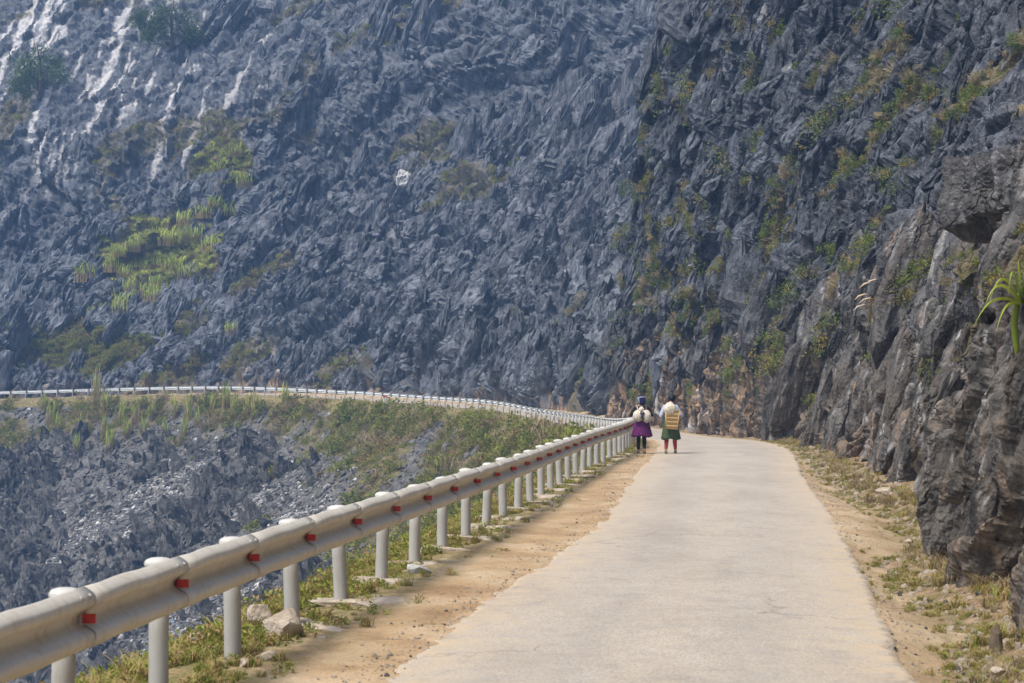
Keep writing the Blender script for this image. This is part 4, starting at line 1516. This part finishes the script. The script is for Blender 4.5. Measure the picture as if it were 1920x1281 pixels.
def tree(x, y, k, label, seed):
    q, _ = near_px(P2, px2, py2, dp2, x, y)
    o = link(bpy.data.objects.new('tree', None))
    o.location = q - np.array([0, 0, .4])
    o.scale = (k, k, k)
    tb = MB()
    tb.tube([(0, 0, -.4), (.1, -.1, 1.2), (.05, -.3, 2.6), (.2, -.4, 4.2)], [.22, .17, .12, .05], 8)
    for a in range(5):
        an = a * 1.3 + seed
        tb.tube([(.08, -.2, 1.3 + .4 * a), (.8 * math.cos(an), .8 * math.sin(an) - .2, 2.2 + .4 * a), (1.5 * math.cos(an), 1.5 * math.sin(an) - .2, 2.7 + .45 * a)], [.08, .05, .02], 6)
    tb.build('trunk', M['bark'], o, None, True)
    c = new_obj('crown', leaf_cloud('tree_crown', seed, 4200, 2.6, .26, M['tree'], 1.3, .35, 0, 2.2, 17), o, (0, -.2, .5))
    tag(o, label, 'tree')


tree(72, 178, 1.55, 'dark green tree on the pale streaked cliff at the top of the slope', 31)
tree(318, 85, 1.45, 'dense green tree high on the cliff, beside the white rock streaks', 32)
tree(262, 48, .75, 'smaller bushy tree high on the cliff beside the dense green one', 33)
tree(1000, 160, .01, 'x', 34) if False else None

# big strap-leaved plant on the near rock
q, ij = near_px(CLIFF_P, cpx, cpy, cdp, 1908, 655)
pl_ = link(bpy.data.objects.new('strap_plant', None))
pl_.location = (q[0] - .06, q[1] - .05, q[2] - .03)
tag(pl_, 'yellow green strap leaved plant arching from the rock at the picture edge', 'plant')
kk = float(q[1]) / 18.0
MB().tube([(.05, .02, -.12), (.02, 0, .05), (.0, 0, .25), (.04, 0, .48), (.10, 0, .62)], [.018, .028, .032, .026, .015], 12).build('stalk', M['strap'], pl_, None, True)
arch = [(-.46, .30, .42, .05), (-.40, .45, .55, -.1), (-.30, .52, .62, .1), (-.16, .60, .66, -.05), (-.30, .22, .36, -.15), (.10, .66, .75, .1), (.28, .60, .66, -.1), (.34, .40, .5, .05), (-.05, .62, .85, 0.02)]
for j, (dx, mz, tz, dy) in enumerate(arch):
    V, F = [], []
    n = 12
    for k in range(n + 1):
        f = k / n
        bx_ = .05 + dx * (f**.85) * 1.05
        bz_ = .42 + (mz * 2.3 * f * (1 - f) * .8) + (tz - .62) * f - .10 * f**3
        by_ = -.05 - .12 * f + dy * f
        wd = .040 * (math.sin(math.pi * min(1, f * .85 + .22)) ** .8) * (1 - .75 * f**3)
        V += [(bx_, by_ - wd, bz_ + wd * .4), (bx_, by_, bz_ - wd * .3), (bx_, by_ + wd, bz_ + wd * .4)]
    for k in range(n):
        for e in (0, 1):
            c0 = 3 * k + e
            F.append((c0, c0 + 1, c0 + 4, c0 + 3))
    new_obj('leaf', mesh_np('strap_leaf', V, F, M['strap'], True, {'tint': [.35 * (k // 3) / n for k in range(len(V))], 'dry': [.8 * max(0, (k // 3) / n - .72) * 3 * (j % 2) for k in range(len(V))]}), pl_)
pl_.scale = (kk, kk, kk)

# plumed dry grass on the cliff
q, ij = near_px(CLIFF_P, cpx, cpy, cdp, 1660, 600)
pg = link(bpy.data.objects.new('plume_grass', None))
pg.location = q + np.array([-.14, -.16, -.04])
tag(pg, 'dry tawny grass clump with feathery plumes hanging on the cliff', 'grass')
kk = float(q[1]) / 30.0
pg.scale = (kk, kk, kk)
new_obj('blades', blade_tuft('plume_blades', 500, 200, .66, .20, .012, M['straw'], .9, 0, .9, 6), pg)
for j, (dx, dz) in enumerate([(-.20, .60), (-.12, .64), (-.28, .42), (-.30, .26), (-.22, .36)]):
    st = [(0, -.05, .05), (dx * .35, -.12, dz * .75), (dx * .75, -.18, dz * 1.02), (dx, -.2, dz)]
    MB().tube(st, [.008, .007, .006, .004], 5).build('stalk', M['straw'], pg)
    MB().tube([st[2], (dx, -.2, dz + .015), (dx - .09, -.2, dz - .01), (dx - .16, -.2, dz - .07)], [.004, .012, .014, .003], 7).build('plume', M['plume'], pg, None, True)

# weeds along the verge
WEED = [leaf_cloud('weed_%d' % i, 520 + i, 100, .16, .034, M['weed'], .7, .1, .35, 1.9) for i in range(4)]
TUFT = [blade_tuft('tuft_%d' % i, 530 + i, 44, .15, .07, .006, M['weed'], .9, .6, .6) for i in range(4)]
DRYT = [blade_tuft('dry_tuft_%d' % i, 540 + i, 50, .20, .08, .006, M['straw'], .8, 0, .6) for i in range(2)]
def verge(n, t_fn, y0, y1, pw=1.0):
    yy = y0 + (y1 - y0) * rg.random(n)**pw
    s = s_of(yy)
    t_ = t_fn(n, s)
    z = ground_z(s, t_)
    return to_world(s, t_, z), s, t_
pA, sA, tA = verge(4200, lambda n, s: rg.normal(-.36, .32, n), 8, 75, 1.5)
pA2, sA2, tA2 = verge(2600, lambda n, s: rg.normal(-.95, .35, n), 8, 75, 1.5)
keep = (fbm(sA * .8, tA * 1.6, 0, 3, 170) > -.20)
pA = pA[keep]
pB, sB_, tB = verge(1700, lambda n, s: foot_t(s) - .42 + rg.normal(0, .16, n), 10, 70, 1.5)
keepB = (fbm(sB_ * 1.1, tB * 2, 0, 3, 31) > -.1)
pB = pB[keepB]
pC, *_ = verge(650, lambda n, s: foot_t(s) + rg.normal(.02, .16, n), 12, 70, 1.5)
pp = np.vstack([pA, pA2, pB, pC])
n = len(pp)
sz = np.concatenate([rg.uniform(.35, 1.0, len(pA)), rg.uniform(.6, 1.7, len(pA2)), rg.uniform(.25, .62, len(pB)), rg.uniform(.5, 1.3, len(pC))])
ax = unit(np.array([0, 0, 1.0]) + jitter(rg, n, .15))
scatter('verge_weeds', pp, axis_euler(ax, rg.uniform(0, 6.28, n)), np.stack([sz, sz, sz * .8], -1), np.concatenate([rg.integers(0, 8, n - len(pC)), rg.choice([4, 5, 6, 7, 8, 9], len(pC))]), WEED + TUFT + DRYT, None, 'low green and straw coloured weeds along both verges', 'weeds')

# gravel on both verges and along the broken edges of the tarmac
GRAV = [rock_mesh('gravel_%d' % i, 560 + i, 2, (.9, .7, .5), M['pale'], 9, 0, 0, .04) for i in range(4)] + [rock_mesh('gravel_d%d' % i, 570 + i, 2, (.9, .7, .5), M['bank'], 9, 0, 0, .04) for i in range(2)]
g1p, *_ = verge(3000, lambda n, s: left_edge(s) - np.abs(rg.normal(0, .28, n)) + .06, 9, 60, 1.6)
g2p, *_ = verge(3400, lambda n, s: RIGHT_EDGE + np.abs(rg.normal(0, .30, n)) - .05, 9, 60, 1.6)
g3p, *_ = verge(4200, lambda n, s: foot_t(s) - rg.uniform(-.35, .55, n), 10, 60, 1.5)
pp = np.vstack([g1p, g2p, g3p])
sz = np.concatenate([0.0055 * (5.0)**(rg.random(len(g1p) + len(g2p))**3), .012 * 5**(rg.random(len(g3p))**2)])
n = len(pp)
scatter('gravel', pp, rg.uniform(0, 6.28, (n, 3)), np.stack([sz, sz, sz], -1), rg.choice(6, n, p=[.235] * 4 + [.03] * 2), GRAV, None, 'loose gravel along the broken edges of the road', 'gravel')

# ------------------------------------------------------------------ stones on the verge
def at_ground(x, y):
    """ground point at a pixel of the photograph, on the level of the near road"""
    D_ = CAM_H * 3733.0 / (y - 717.0)
    return (x - 960) * D_ / 3733.0, D_


def stone(x, y, dims, seed, mat, label, rot=(0, 0, 0), sub=4, lift=.5, planes=10, group=None, name='stone'):
    gx, gy = at_ground(x, y)
    o = new_obj(name, rock_mesh('stone', seed, sub, dims, mat, planes, 0, .03, .05), None, (gx, gy, dims[2] * lift))
    o.rotation_euler = rot
    tag(o, label, 'stone', group)
    return o


stone(535, 1195, (.135, .11, .115), 601, M['pale'], 'pale angular boulder leaning at the foot of a rail post', (.1, .25, .4), 4, .75, 9, None, 'boulder')
stone(490, 1168, (.085, .08, .085), 602, M['pale'], 'grey brown stone half hidden behind the pale boulder', (.3, .5, .2), 4, .8)
stone(466, 1218, (.055, .04, .03), 603, M['pale'], 'small pinkish flat stone right of the post in the weeds')
stone(460, 1248, (.04, .035, .032), 604, M['pale'], 'small tan stone at the post foot nearest the frame bottom')
stone(505, 1235, (.075, .045, .035), 605, M['pale'], 'low tan stone in the dirt in front of the pale boulder')
stone(595, 1180, (.085, .055, .028), 606, M['concrete'], 'flat square slab right of the pale boulder')
stone(605, 1200, (.04, .03, .025), 607, M['pale'], 'little stone on the dirt edge below the flat slab')
stone(790, 1075, (.125, .07, .06), 608, M['white'], 'white wedge shaped stone on the post footing', (.1, .3, .3))
stone(370, 1200, (.045, .04, .035), 609, M['pale'], 'pale stone in the weeds between the two nearest full posts')
stone(1625, 905, (.16, .1, .06), 610, M['pale'], 'tan stone at the cliff foot, first of the row past the ditch')
stone(1600, 893, (.13, .09, .05), 611, M['pale'], 'tan stone at the cliff foot beside the dry grass')
stone(1660, 925, (.15, .09, .06), 612, M['pale'], 'flat tan stone at the cliff foot where the ditch begins')
stone(1705, 1018, (.045, .035, .03), 613, M['pale'], 'small pale stone in the ditch weeds')
stone(1870, 1093, (.06, .045, .03), 614, M['pale'], 'sandy stone beside the yellow wrapper in the ditch')
stone(1865, 1262, (.05, .04, .03), 615, M['pale'], 'pale stone at the bottom corner of the right verge')
# white boulder far up the slope
q, ij = near_px(P2, px2, py2, dp2, 755, 345)
o = new_obj('boulder', rock_mesh('white_boulder', 620, 4, (1.15, .9, 1.35), M['white'], 14, .2, .25, .12), None, q + np.array([0, -.5, .4]))
o.rotation_euler = (.2, .45, .3)
tag(o, 'white freshly broken boulder alone in the middle of the dark slope', 'boulder')
# stump of a post in the ditch
gx, gy = at_ground(1866, 1200)
sl = new_obj('stump', MB().lathe([(.055, -.1), (.05, .0), (.042, .08), (.034, .15), (.012, .175)], 9, fn=lambda x, y, z, a: (x * (1 + .2 * math.sin(3 * a)), y, z + .02 * math.sin(a))).mesh('stump', M['bark']), None, (gx, gy, -.08))
tag(sl, 'short dark wooden stump standing in the ditch', 'stump')
gx, gy = at_ground(1856, 1108)
lw = new_obj('wrapper', rock_mesh('wrapper', 640, 2, (.035, .03, .018), plain('yellow_plastic', (.75, .72, .06), .5, .3), 7), None, (gx, gy, -.06))
tag(lw, 'crumpled yellow wrapper lying in the ditch under the cliff', 'wrapper')

# litter on the scree
LIT = []
for i, c in enumerate([(.75, .76, .78), (.20, .38, .62), (.78, .74, .66), (.10, .42, .34), (.62, .50, .28)]):
    LIT.append(rock_mesh('litter_%d' % i, 650 + i, 2, (.8, .55, .25), plain('litter_%d' % i, c, .6, .2), 7, 0, 0, .12))
lwt = bw0 * (fan > .45) * (scrub_z < .6) * (pyb > 850)
p, ax, sp, sc_ = bank_set(lwt * 1.0, 650, .07, .22, .1)
scatter('litter', p + np.array([0, 0, .06]), axis_euler(ax, sp), sc_, rg.choice(5, 650, p=[.5, .16, .24, .03, .07]), LIT, None, 'scattered plastic litter in the rubble fans', 'litter')
# ------------------------------------------------------------------ walkers
def skin_mesh(name, verts, edges, mat, sub=2, root=0):
    """verts: name -> (x, y, z, radius_x, radius_y)"""
    names = list(verts)
    me = bpy.data.meshes.new(name)
    me.from_pydata([verts[n][:3] for n in names], [(names.index(a), names.index(b)) for a, b in edges], [])
    o = bpy.data.objects.new(name, me)
    COL.objects.link(o)
    md = o.modifiers.new('skin', 'SKIN')
    md.use_smooth_shade = True
    for i, n in enumerate(names):
        v = me.skin_vertices[0].data[i]
        v.radius = (verts[n][3], verts[n][4] if len(verts[n]) > 4 else verts[n][3])
        v.use_root = (i == root)
    sm = o.modifiers.new('sub', 'SUBSURF')
    sm.levels = sub
    sm.render_levels = sub
    dg = bpy.context.evaluated_depsgraph_get()
    out = bpy.data.meshes.new_from_object(o.evaluated_get(dg))
    out.name = name
    out.materials.clear()
    out.materials.append(mat)
    bpy.data.objects.remove(o)
    return out


M['skin'] = plain('skin', (.36, .21, .13), .6, .1)
M['black'] = plain('black_cloth', (.016, .015, .018), .9, .3, 40)
M['purple'] = plain('purple_cloth', (.11, .017, .105), .85, .3, 14)
M['indigo'] = plain('indigo_scarf', (.020, .012, .065), .85, .4, 24)
M['checked'] = plain('pale_checked_band', (.20, .22, .32), .9, .5, 60)
M['sackcloth'] = plain('sackcloth', (.60, .53, .43), .95, .2, 18, .1, .02)
M['tie'] = plain('dark_tie', (.04, .05, .09), .9, .4, 30)
M['shoe'] = plain('brown_shoe', (.16, .075, .05), .7)
M['olive'] = plain('olive_shoe', (.17, .16, .085), .8)
M['green'] = plain('green_cloth', (.060, .088, .040), .9, .35, 12)
M['blue'] = plain('light_blue_cloth', (.40, .45, .56), .9, .1, 14)
M['redprint'] = None
def red_print():
    m = NT('red_patterned_leggings')
    v = m.n('ShaderNodeTexVoronoi')
    v.inputs['Scale'].default_value = 34
    m.link(m.pos(obj=True), v.inputs['Vector'])
    m.color(m.ramp(v.outputs['Distance'], [(.18, (.62, .45, .38)), (.30, (.36, .03, .032))]))
    m.rough(.85)
    return m.m
M['redprint'] = red_print()
M['hair'] = plain('black_hair', (.012, .011, .012), .55, .3, 40)
def bamboo():
    m = NT('woven_bamboo')
    p = m.pos(obj=True)
    wv = m.n('ShaderNodeTexWave', wave_type='BANDS', bands_direction='X')
    wv.inputs['Scale'].default_value = 14
    wv.inputs['Distortion'].default_value = .8
    m.link(p, wv.inputs['Vector'])
    m.color(m.mix(.6, m.ramp(wv.outputs['Fac'], [(.2, (.34, .21, .075)), (.6, (.56, .39, .17))]), m.ramp(m.noise(p, 16, 4), [(.3, (.36, .24, .09)), (.7, (.62, .45, .21))])))
    m.rough(.6)
    return m.m
M['bamboo'] = bamboo()
M['bamboo_dark'] = plain('smoked_bamboo', (.26, .155, .055), .6, .3, 30)


def fingers(V, E, side, wrist, tipdir, n='h'):
    """a palm with five unequal bent fingers beyond the wrist vertex"""
    wx, wy, wz = V[wrist][:3]
    t = Vector(tipdir).normalized()
    sd = Vector((0, 0, 1)).cross(t)
    sd = sd.normalized() if sd.length > .1 else Vector((1, 0, 0))
    curl = t.cross(sd) * (-1)
    pk = n + side
    c = Vector((wx, wy, wz)) + t * .05
    V[pk + 'palm'] = (*c, .026, .014)
    E.append((wrist, pk + 'palm'))
    for k, (o, ln) in enumerate([(-.024, .052), (-.008, .062), (.008, .058), (.024, .045)]):
        a = c + sd * o + t * .034
        b = a + t * ln * .5 + curl * .012
        e = b + t * ln * .25 + curl * .026
        for nm, pt, rr in (('a', a, .009), ('b', b, .008), ('e', e, .007)):
            V['%sf%d%s' % (pk, k, nm)] = (*pt, rr, rr)
        E += [(pk + 'palm', '%sf%da' % (pk, k)), ('%sf%da' % (pk, k), '%sf%db' % (pk, k)), ('%sf%db' % (pk, k), '%sf%de' % (pk, k))]
    a = c - sd * .03 + curl * .012
    b = a + t * .03 - sd * .012 + curl * .012
    V[pk + 'ta'] = (*a, .010, .010)
    V[pk + 'tb'] = (*b, .009, .009)
    E += [(pk + 'palm', pk + 'ta'), (pk + 'ta', pk + 'tb')]


def person(loc, rz, label, legs, arms, k=1.0, lean=.05, head_tilt=(0, 0)):
    """legs: per side (hip x, knee dy, ankle x, ankle dy, ankle z); arms: per side elbow and wrist points. Faces +Y."""
    hx, hy = head_tilt
    V = {'pelvis': (0, 0, .80, .105, .085), 'waist': (0, .0, .93, .095, .075), 'chest': (0, lean * .7, 1.10, .115, .08), 'neck_base': (0, lean * 1.0, 1.235, .075, .06),
         'neck': (hx * .3, lean * 1.2 + hy * .3, 1.285, .043, .045), 'head_low': (hx * .7, lean * 1.5 + hy * .7 + .02, 1.345, .062, .07), 'head_mid': (hx, lean * 1.6 + hy + .01, 1.41, .075, .085), 'head_top': (hx * 1.1, lean * 1.6 + hy, 1.475, .05, .055),
         'nose': (hx, lean * 1.6 + hy + .105, 1.385, .012, .012)}
    E = [('pelvis', 'waist'), ('waist', 'chest'), ('chest', 'neck_base'), ('neck_base', 'neck'), ('neck', 'head_low'), ('head_low', 'head_mid'), ('head_mid', 'head_top'), ('head_mid', 'nose')]
    for sd, (hpx, kdy, ax_, ady, az) in legs.items():
        V['hip' + sd] = (hpx, 0, .76, .078, .078)
        V['knee' + sd] = ((hpx + ax_) / 2, kdy, .43 + az * .4, .052, .055)
        V['calf' + sd] = ((hpx + 2 * ax_) / 3, (kdy + ady) / 2 - .012, .30 + az * .7, .050, .052)
        V['ankle' + sd] = (ax_, ady, .08 + az, .032, .034)
        V['heel' + sd] = (ax_, ady - .03, .035 + az, .030, .028)
        V['toe' + sd] = (ax_ * 1.1, ady + .14, .028 + az * .3, .034, .022)
        E += [('pelvis', 'hip' + sd), ('hip' + sd, 'knee' + sd), ('knee' + sd, 'calf' + sd), ('calf' + sd, 'ankle' + sd), ('ankle' + sd, 'heel' + sd), ('ankle' + sd, 'toe' + sd)]
    for sd, (el, wr, td) in arms.items():
        sx = -1 if sd == 'L' else 1
        V['sho' + sd] = (sx * .145, lean, 1.205, .052, .05)
        V['elb' + sd] = (*el, .038, .038)
        V['wri' + sd] = (*wr, .024, .022)
        E += [('neck_base', 'sho' + sd), ('sho' + sd, 'elb' + sd), ('elb' + sd, 'wri' + sd)]
        fingers(V, E, sd, 'wri' + sd, td)
    o = new_obj('person', skin_mesh('person_body', V, E, M['skin'], 2), None, loc)
    o.rotation_euler = (0, 0, rz)
    o.scale = (k, k, k)
    tag(o, label, 'person', 'two walkers carrying loads')
    return o, V


def garment(name, V, pairs, pad, mat, parent, sub=2):
    keys = []
    for a, b in pairs:
        for c in (a, b):
            if c not in keys:
                keys.append(c)
    W = {c: (*V[c][:3], V[c][3] + pad, V[c][4] + pad) for c in keys}
    return new_obj(name, skin_mesh(name, W, pairs, mat, sub), parent)


def skirt(parent, z0, z1, r0, r1, mat, pleats=22, sway=0.0):
    prof = []
    for i in range(10):
        f = i / 9
        prof.append((r0 + (r1 - r0) * f**.75, z0 + (z1 - z0) * f))
    def fn(x, y, z, a):
        f = (z0 - z) / (z0 - z1)
        kk = 1 + .055 * f * math.sin(a * pleats) + .05 * f * math.sin(3 * a + 1)
        return x * kk, y * kk * .86, z + .018 * f * math.sin(4 * a + 2) + sway * f * x
    o = MB().lathe(prof, 132, fn=fn, cap=False).build('skirt', mat, parent, None, True)
    so = o.modifiers.new('thickness', 'SOLIDIFY')
    so.thickness = .012
    return o


def shoe(parent, x, y, z, mat, rx=0.0):
    b = MB()
    prof = [(-.05, .036, .05), (-.02, .040, .062), (.04, .042, .058), (.10, .046, .046), (.15, .043, .036), (.185, .025, .022)]
    V, F, n = [], [], 12
    for yy, ww, hh in prof:
        for k in range(n):
            a = 2 * math.pi * k / n
            V.append((ww * math.cos(a), yy, max(-.0, hh * .5 + hh * .55 * math.sin(a))))
    for i in range(len(prof) - 1):
        for k in range(n):
            F.append((i * n + k, i * n + (k + 1) % n, (i + 1) * n + (k + 1) % n, (i + 1) * n + k))
    F += [tuple(range(n))[::-1], tuple((len(prof) - 1) * n + k for k in range(n))]
    o = b.add(V, F).build('shoe', mat, parent, (x, y, z), True)
    o.rotation_euler = (rx, 0, 0)
    return o


def lump(name, seed, dims, mat, parent=None, loc=None, folds=.10, neck=None):
    """a soft stuffed bundle with creases"""
    Vd, F = ICO[4]
    p = Vd * (1 + .10 * fbm(Vd[:, 0] * 1.7 + seed, Vd[:, 1] * 1.7, Vd[:, 2] * 1.7, 3, seed)[:, None])
    a = np.arctan2(p[:, 1], p[:, 0])
    k = 1 + folds * .6 * np.sin(a * 9 + 2 * p[:, 2]) * smooth(0, .9, np.abs(p[:, 2])) - folds * .5 * np.abs(perlin(p[:, 0] * 2.5, p[:, 1] * 2.5, p[:, 2] * 2.5, seed))
    p = p * k[:, None]
    if neck:
        f = 1 - neck * smooth(.35, .95, p[:, 2])
        p[:, 0] *= f
        p[:, 1] *= f
    return new_obj(name, mesh_np(name, p * np.array(dims), F, mat, True), parent, loc)


# first walker: purple skirt, black jacket, tied sack on the back
gx1, gy1 = 3.36, 51.6
legs1 = {'L': (-.075, .03, -.085, .06, .0), 'R': (.075, .0, .055, -.10, .02)}
arms1 = {'L': ((-.275, .02, .99), (-.14, .20, 1.12), (.5, .5, .6)), 'R': ((.275, .02, .97), (.14, .20, 1.10), (-.5, .5, .6))}
w1, V1 = person((gx1, gy1, 0.0), .05, 'walker in purple skirt, black jacket and indigo headscarf carrying a tied sack', legs1, arms1, 1.0)
garment('jacket', V1, [('waist', 'chest'), ('chest', 'neck_base'), ('neck_base', 'shoL'), ('shoL', 'elbL'), ('elbL', 'wriL'), ('neck_base', 'shoR'), ('shoR', 'elbR'), ('elbR', 'wriR')], .020, M['black'], w1)
garment('leggings', V1, [('hipL', 'kneeL'), ('kneeL', 'calfL'), ('calfL', 'ankleL')], .008, M['black'], w1)
garment('leggings', V1, [('hipR', 'kneeR'), ('kneeR', 'calfR'), ('calfR', 'ankleR')], .008, M['black'], w1)
skirt(w1, .93, .44, .125, .255, M['purple'])
shoe(w1, -.085, .05, 0, M['shoe'])
shoe(w1, .055, -.11, .02, M['shoe'], R(14))
hd = V1['head_mid']
sf = lump('headscarf', 3, (.104, .116, .112), M['indigo'], w1, (hd[0], hd[1] - .01, 1.405), .08)
drape = MB().lathe([(.080, .0), (.100, -.06), (.092, -.12), (.05, -.18)], 20, (0, 0, 0), True, lambda x, y, z, a: (x * .85, y * .55, z)).build('scarf_tail', M['indigo'], w1, (hd[0] + .02, hd[1] - .075, 1.42), True)
band = MB().lathe([(.112, -.022), (.117, 0), (.112, .022)], 24, cap=False).build('scarf_band', M['checked'], w1, (hd[0], hd[1] - .01, 1.437), True)
band.rotation_euler = (R(-14), R(-6), 0)
band.modifiers.new('thickness', 'SOLIDIFY').thickness = .008
MB().tube([(hd[0] - .085, hd[1] - .085, 1.46), (hd[0] - .08, hd[1] - .125, 1.36), (hd[0] - .06, hd[1] - .14, 1.27)], [.022, .026, .018], 8).build('scarf_end', M['checked'], w1, None, True)
sack = link(bpy.data.objects.new('sack', None))
sack.location = (gx1, gy1 - .155, .98)
tag(sack, 'pale cloth sack with two bulging ends tied across the back of a walker', 'sack')
a_ = lump('bundle', 5, (.140, .11, .150), M['sackcloth'], sack, (-.105, -.02, .0), .12)
a_.rotation_euler = (0, R(18), 0)
b_ = lump('bundle', 6, (.132, .11, .165), M['sackcloth'], sack, (.110, -.02, -.01), .12)
b_.rotation_euler = (0, R(-14), 0)
lump('knot', 7, (.075, .07, .085), M['sackcloth'], sack, (-.02, -.01, .165), .2, .5)
MB().tube([(-.045, -.10, .09), (.0, -.135, .05), (.045, -.10, .085)], [.03, .04, .03], 8).tube([(.0, -.13, .05), (-.01, -.13, -.03), (.02, -.11, -.09)], [.03, .026, .014], 8).build('tie', M['tie'], sack, None, True)
MB().tube([(-.09, .03, .10), (-.12, .10, .235), (-.11, .22, .20), (-.12, .26, .08)], .014, 6).tube([(.09, .03, .10), (.12, .10, .235), (.11, .22, .20), (.12, .26, .06)], .014, 6).build('strap', M['sackcloth'], sack, None, True)

# second walker: green skirt, light blue sleeves, basket on the back
gx2, gy2 = 4.06, 51.0
legs2 = {'L': (-.08, .0, -.125, -.06, .0), 'R': (.08, .03, .125, .04, .0)}
arms2 = {'L': ((-.255, .05, .95), (-.15, .22, .88), (.6, .7, .0)), 'R': ((.285, .03, .95), (.15, .20, .86), (-.6, .7, .0))}
w2_, V2 = person((gx2, gy2, 0.036), -.04, 'walker in green skirt, light blue sleeves and red leggings carrying a bamboo basket', legs2, arms2, .985, .10, (.045, .06))
garment('blouse', V2, [('waist', 'chest'), ('chest', 'neck_base'), ('neck_base', 'shoL'), ('shoL', 'elbL'), ('elbL', 'wriL'), ('neck_base', 'shoR'), ('shoR', 'elbR'), ('elbR', 'wriR')], .020, M['blue'], w2_)
garment('leggings', V2, [('hipL', 'kneeL'), ('kneeL', 'calfL'), ('calfL', 'ankleL')], .010, M['redprint'], w2_)
garment('leggings', V2, [('hipR', 'kneeR'), ('kneeR', 'calfR'), ('calfR', 'ankleR')], .010, M['redprint'], w2_)
skirt(w2_, .93, .36, .125, .235, M['green'], 26)
shoe(w2_, -.125, -.07, 0, M['olive'], R(10))
shoe(w2_, .125, .03, 0, M['olive'])
hd = V2['head_mid']
lump('hair', 8, (.098, .11, .115), M['hair'], w2_, (hd[0], hd[1] - .02, 1.425), .04)
basket = link(bpy.data.objects.new('basket', None))
basket.location = (gx2 + .01, gy2 - .215, .66)
basket.rotation_euler = (R(-6), R(3), R(-3))
basket.scale = (1.18, 1.05, 1.06)
tag(basket, 'square woven bamboo basket on the back of a walker', 'basket')
bk = MB()
nb = 9
for i in range(nb):
    z0_, z1_ = .43 * i / nb + .003, .43 * (i + 1) / nb - .003
    m_ = (z0_ + z1_) / 2
    f = .80 + .20 * m_ / .43
    for (cx_, cy_, sx_, sy_) in ((0, -.105 * f, .29 * f, .014), (0, .105 * f, .29 * f, .014), (-.145 * f, 0, .014, .21 * f), (.145 * f, 0, .014, .21 * f)):
        MB().box((cx_, cy_ - (.004 if i % 2 and sx_ > .1 and cy_ < 0 else 0), m_), (sx_, sy_, z1_ - z0_ - .004)).build('slat', M['bamboo'] if i % 2 else M['bamboo_dark'], basket)
fr = MB()
for cx_ in (-1, 1):
    for cy_ in (-1, 1):
        fr.tube([(cx_ * .118, cy_ * .088, -.01), (cx_ * .147, cy_ * .108, .44)], .013, 6)
fr.build('corner_frame', M['bamboo'], basket, None, True)
MB().box((0, 0, .0), (.23, .17, .014)).build('base', M['bamboo'], basket)
rimb = MB()
cr = [(-.15, -.112, .438), (.15, -.112, .438), (.15, .112, .438), (-.15, .112, .438), (-.15, -.112, .438)]
for i in range(4):
    rimb.tube([cr[i], cr[i + 1]], .013, 8)
rimb.build('rim', M['bamboo'], basket, None, True)
MB().tube([(-.10, .11, .40), (-.11, .17, .56), (-.12, .32, .55), (-.13, .36, .40)], .013, 6).tube([(.10, .11, .40), (.11, .17, .56), (.12, .32, .55), (.13, .36, .40)], .013, 6).build('strap', M['sackcloth'], basket, None, True)
sk2 = lump('sack', 9, (.165, .115, .17), M['sackcloth'], None, (gx2 - .03, gy2 - .215, 1.17), .12, .15)
sk2.rotation_euler = (R(-5), R(-4), 0)
tag(sk2, 'white sack standing in the bamboo basket on the back of a walker', 'sack')

# ------------------------------------------------------------------ haze
zt = max(float(P2[..., 2].max()), float(CLIFF_P[..., 2].max())) + 4
hz = MB().box((-30, 155, (zt - 62) / 2), (420, 400, zt + 62)).build('haze', None) if False else None
b = MB().box((-30, 155, (zt - 66) / 2), (460, 420, zt + 66))
me = bpy.data.meshes.new('haze')
me.from_pydata(b.V, [], b.F)
me.update()
hm = bpy.data.materials.new('haze_air')
hm.use_nodes = True
ht = hm.node_tree
ht.nodes.remove(ht.nodes['Principled BSDF'])
pv = ht.nodes.new('ShaderNodeVolumePrincipled')
pv.inputs['Color'].default_value = (.32, .57, 1.0, 1)
pv.inputs['Density'].default_value = .00072
pv.inputs['Anisotropy'].default_value = .2
ht.links.new(pv.outputs[0], ht.nodes['Material Output'].inputs['Volume'])
me.materials.append(hm)
haze = new_obj('haze', me)
tag(haze, 'thin bluish haze filling the valley air', kind='stuff')
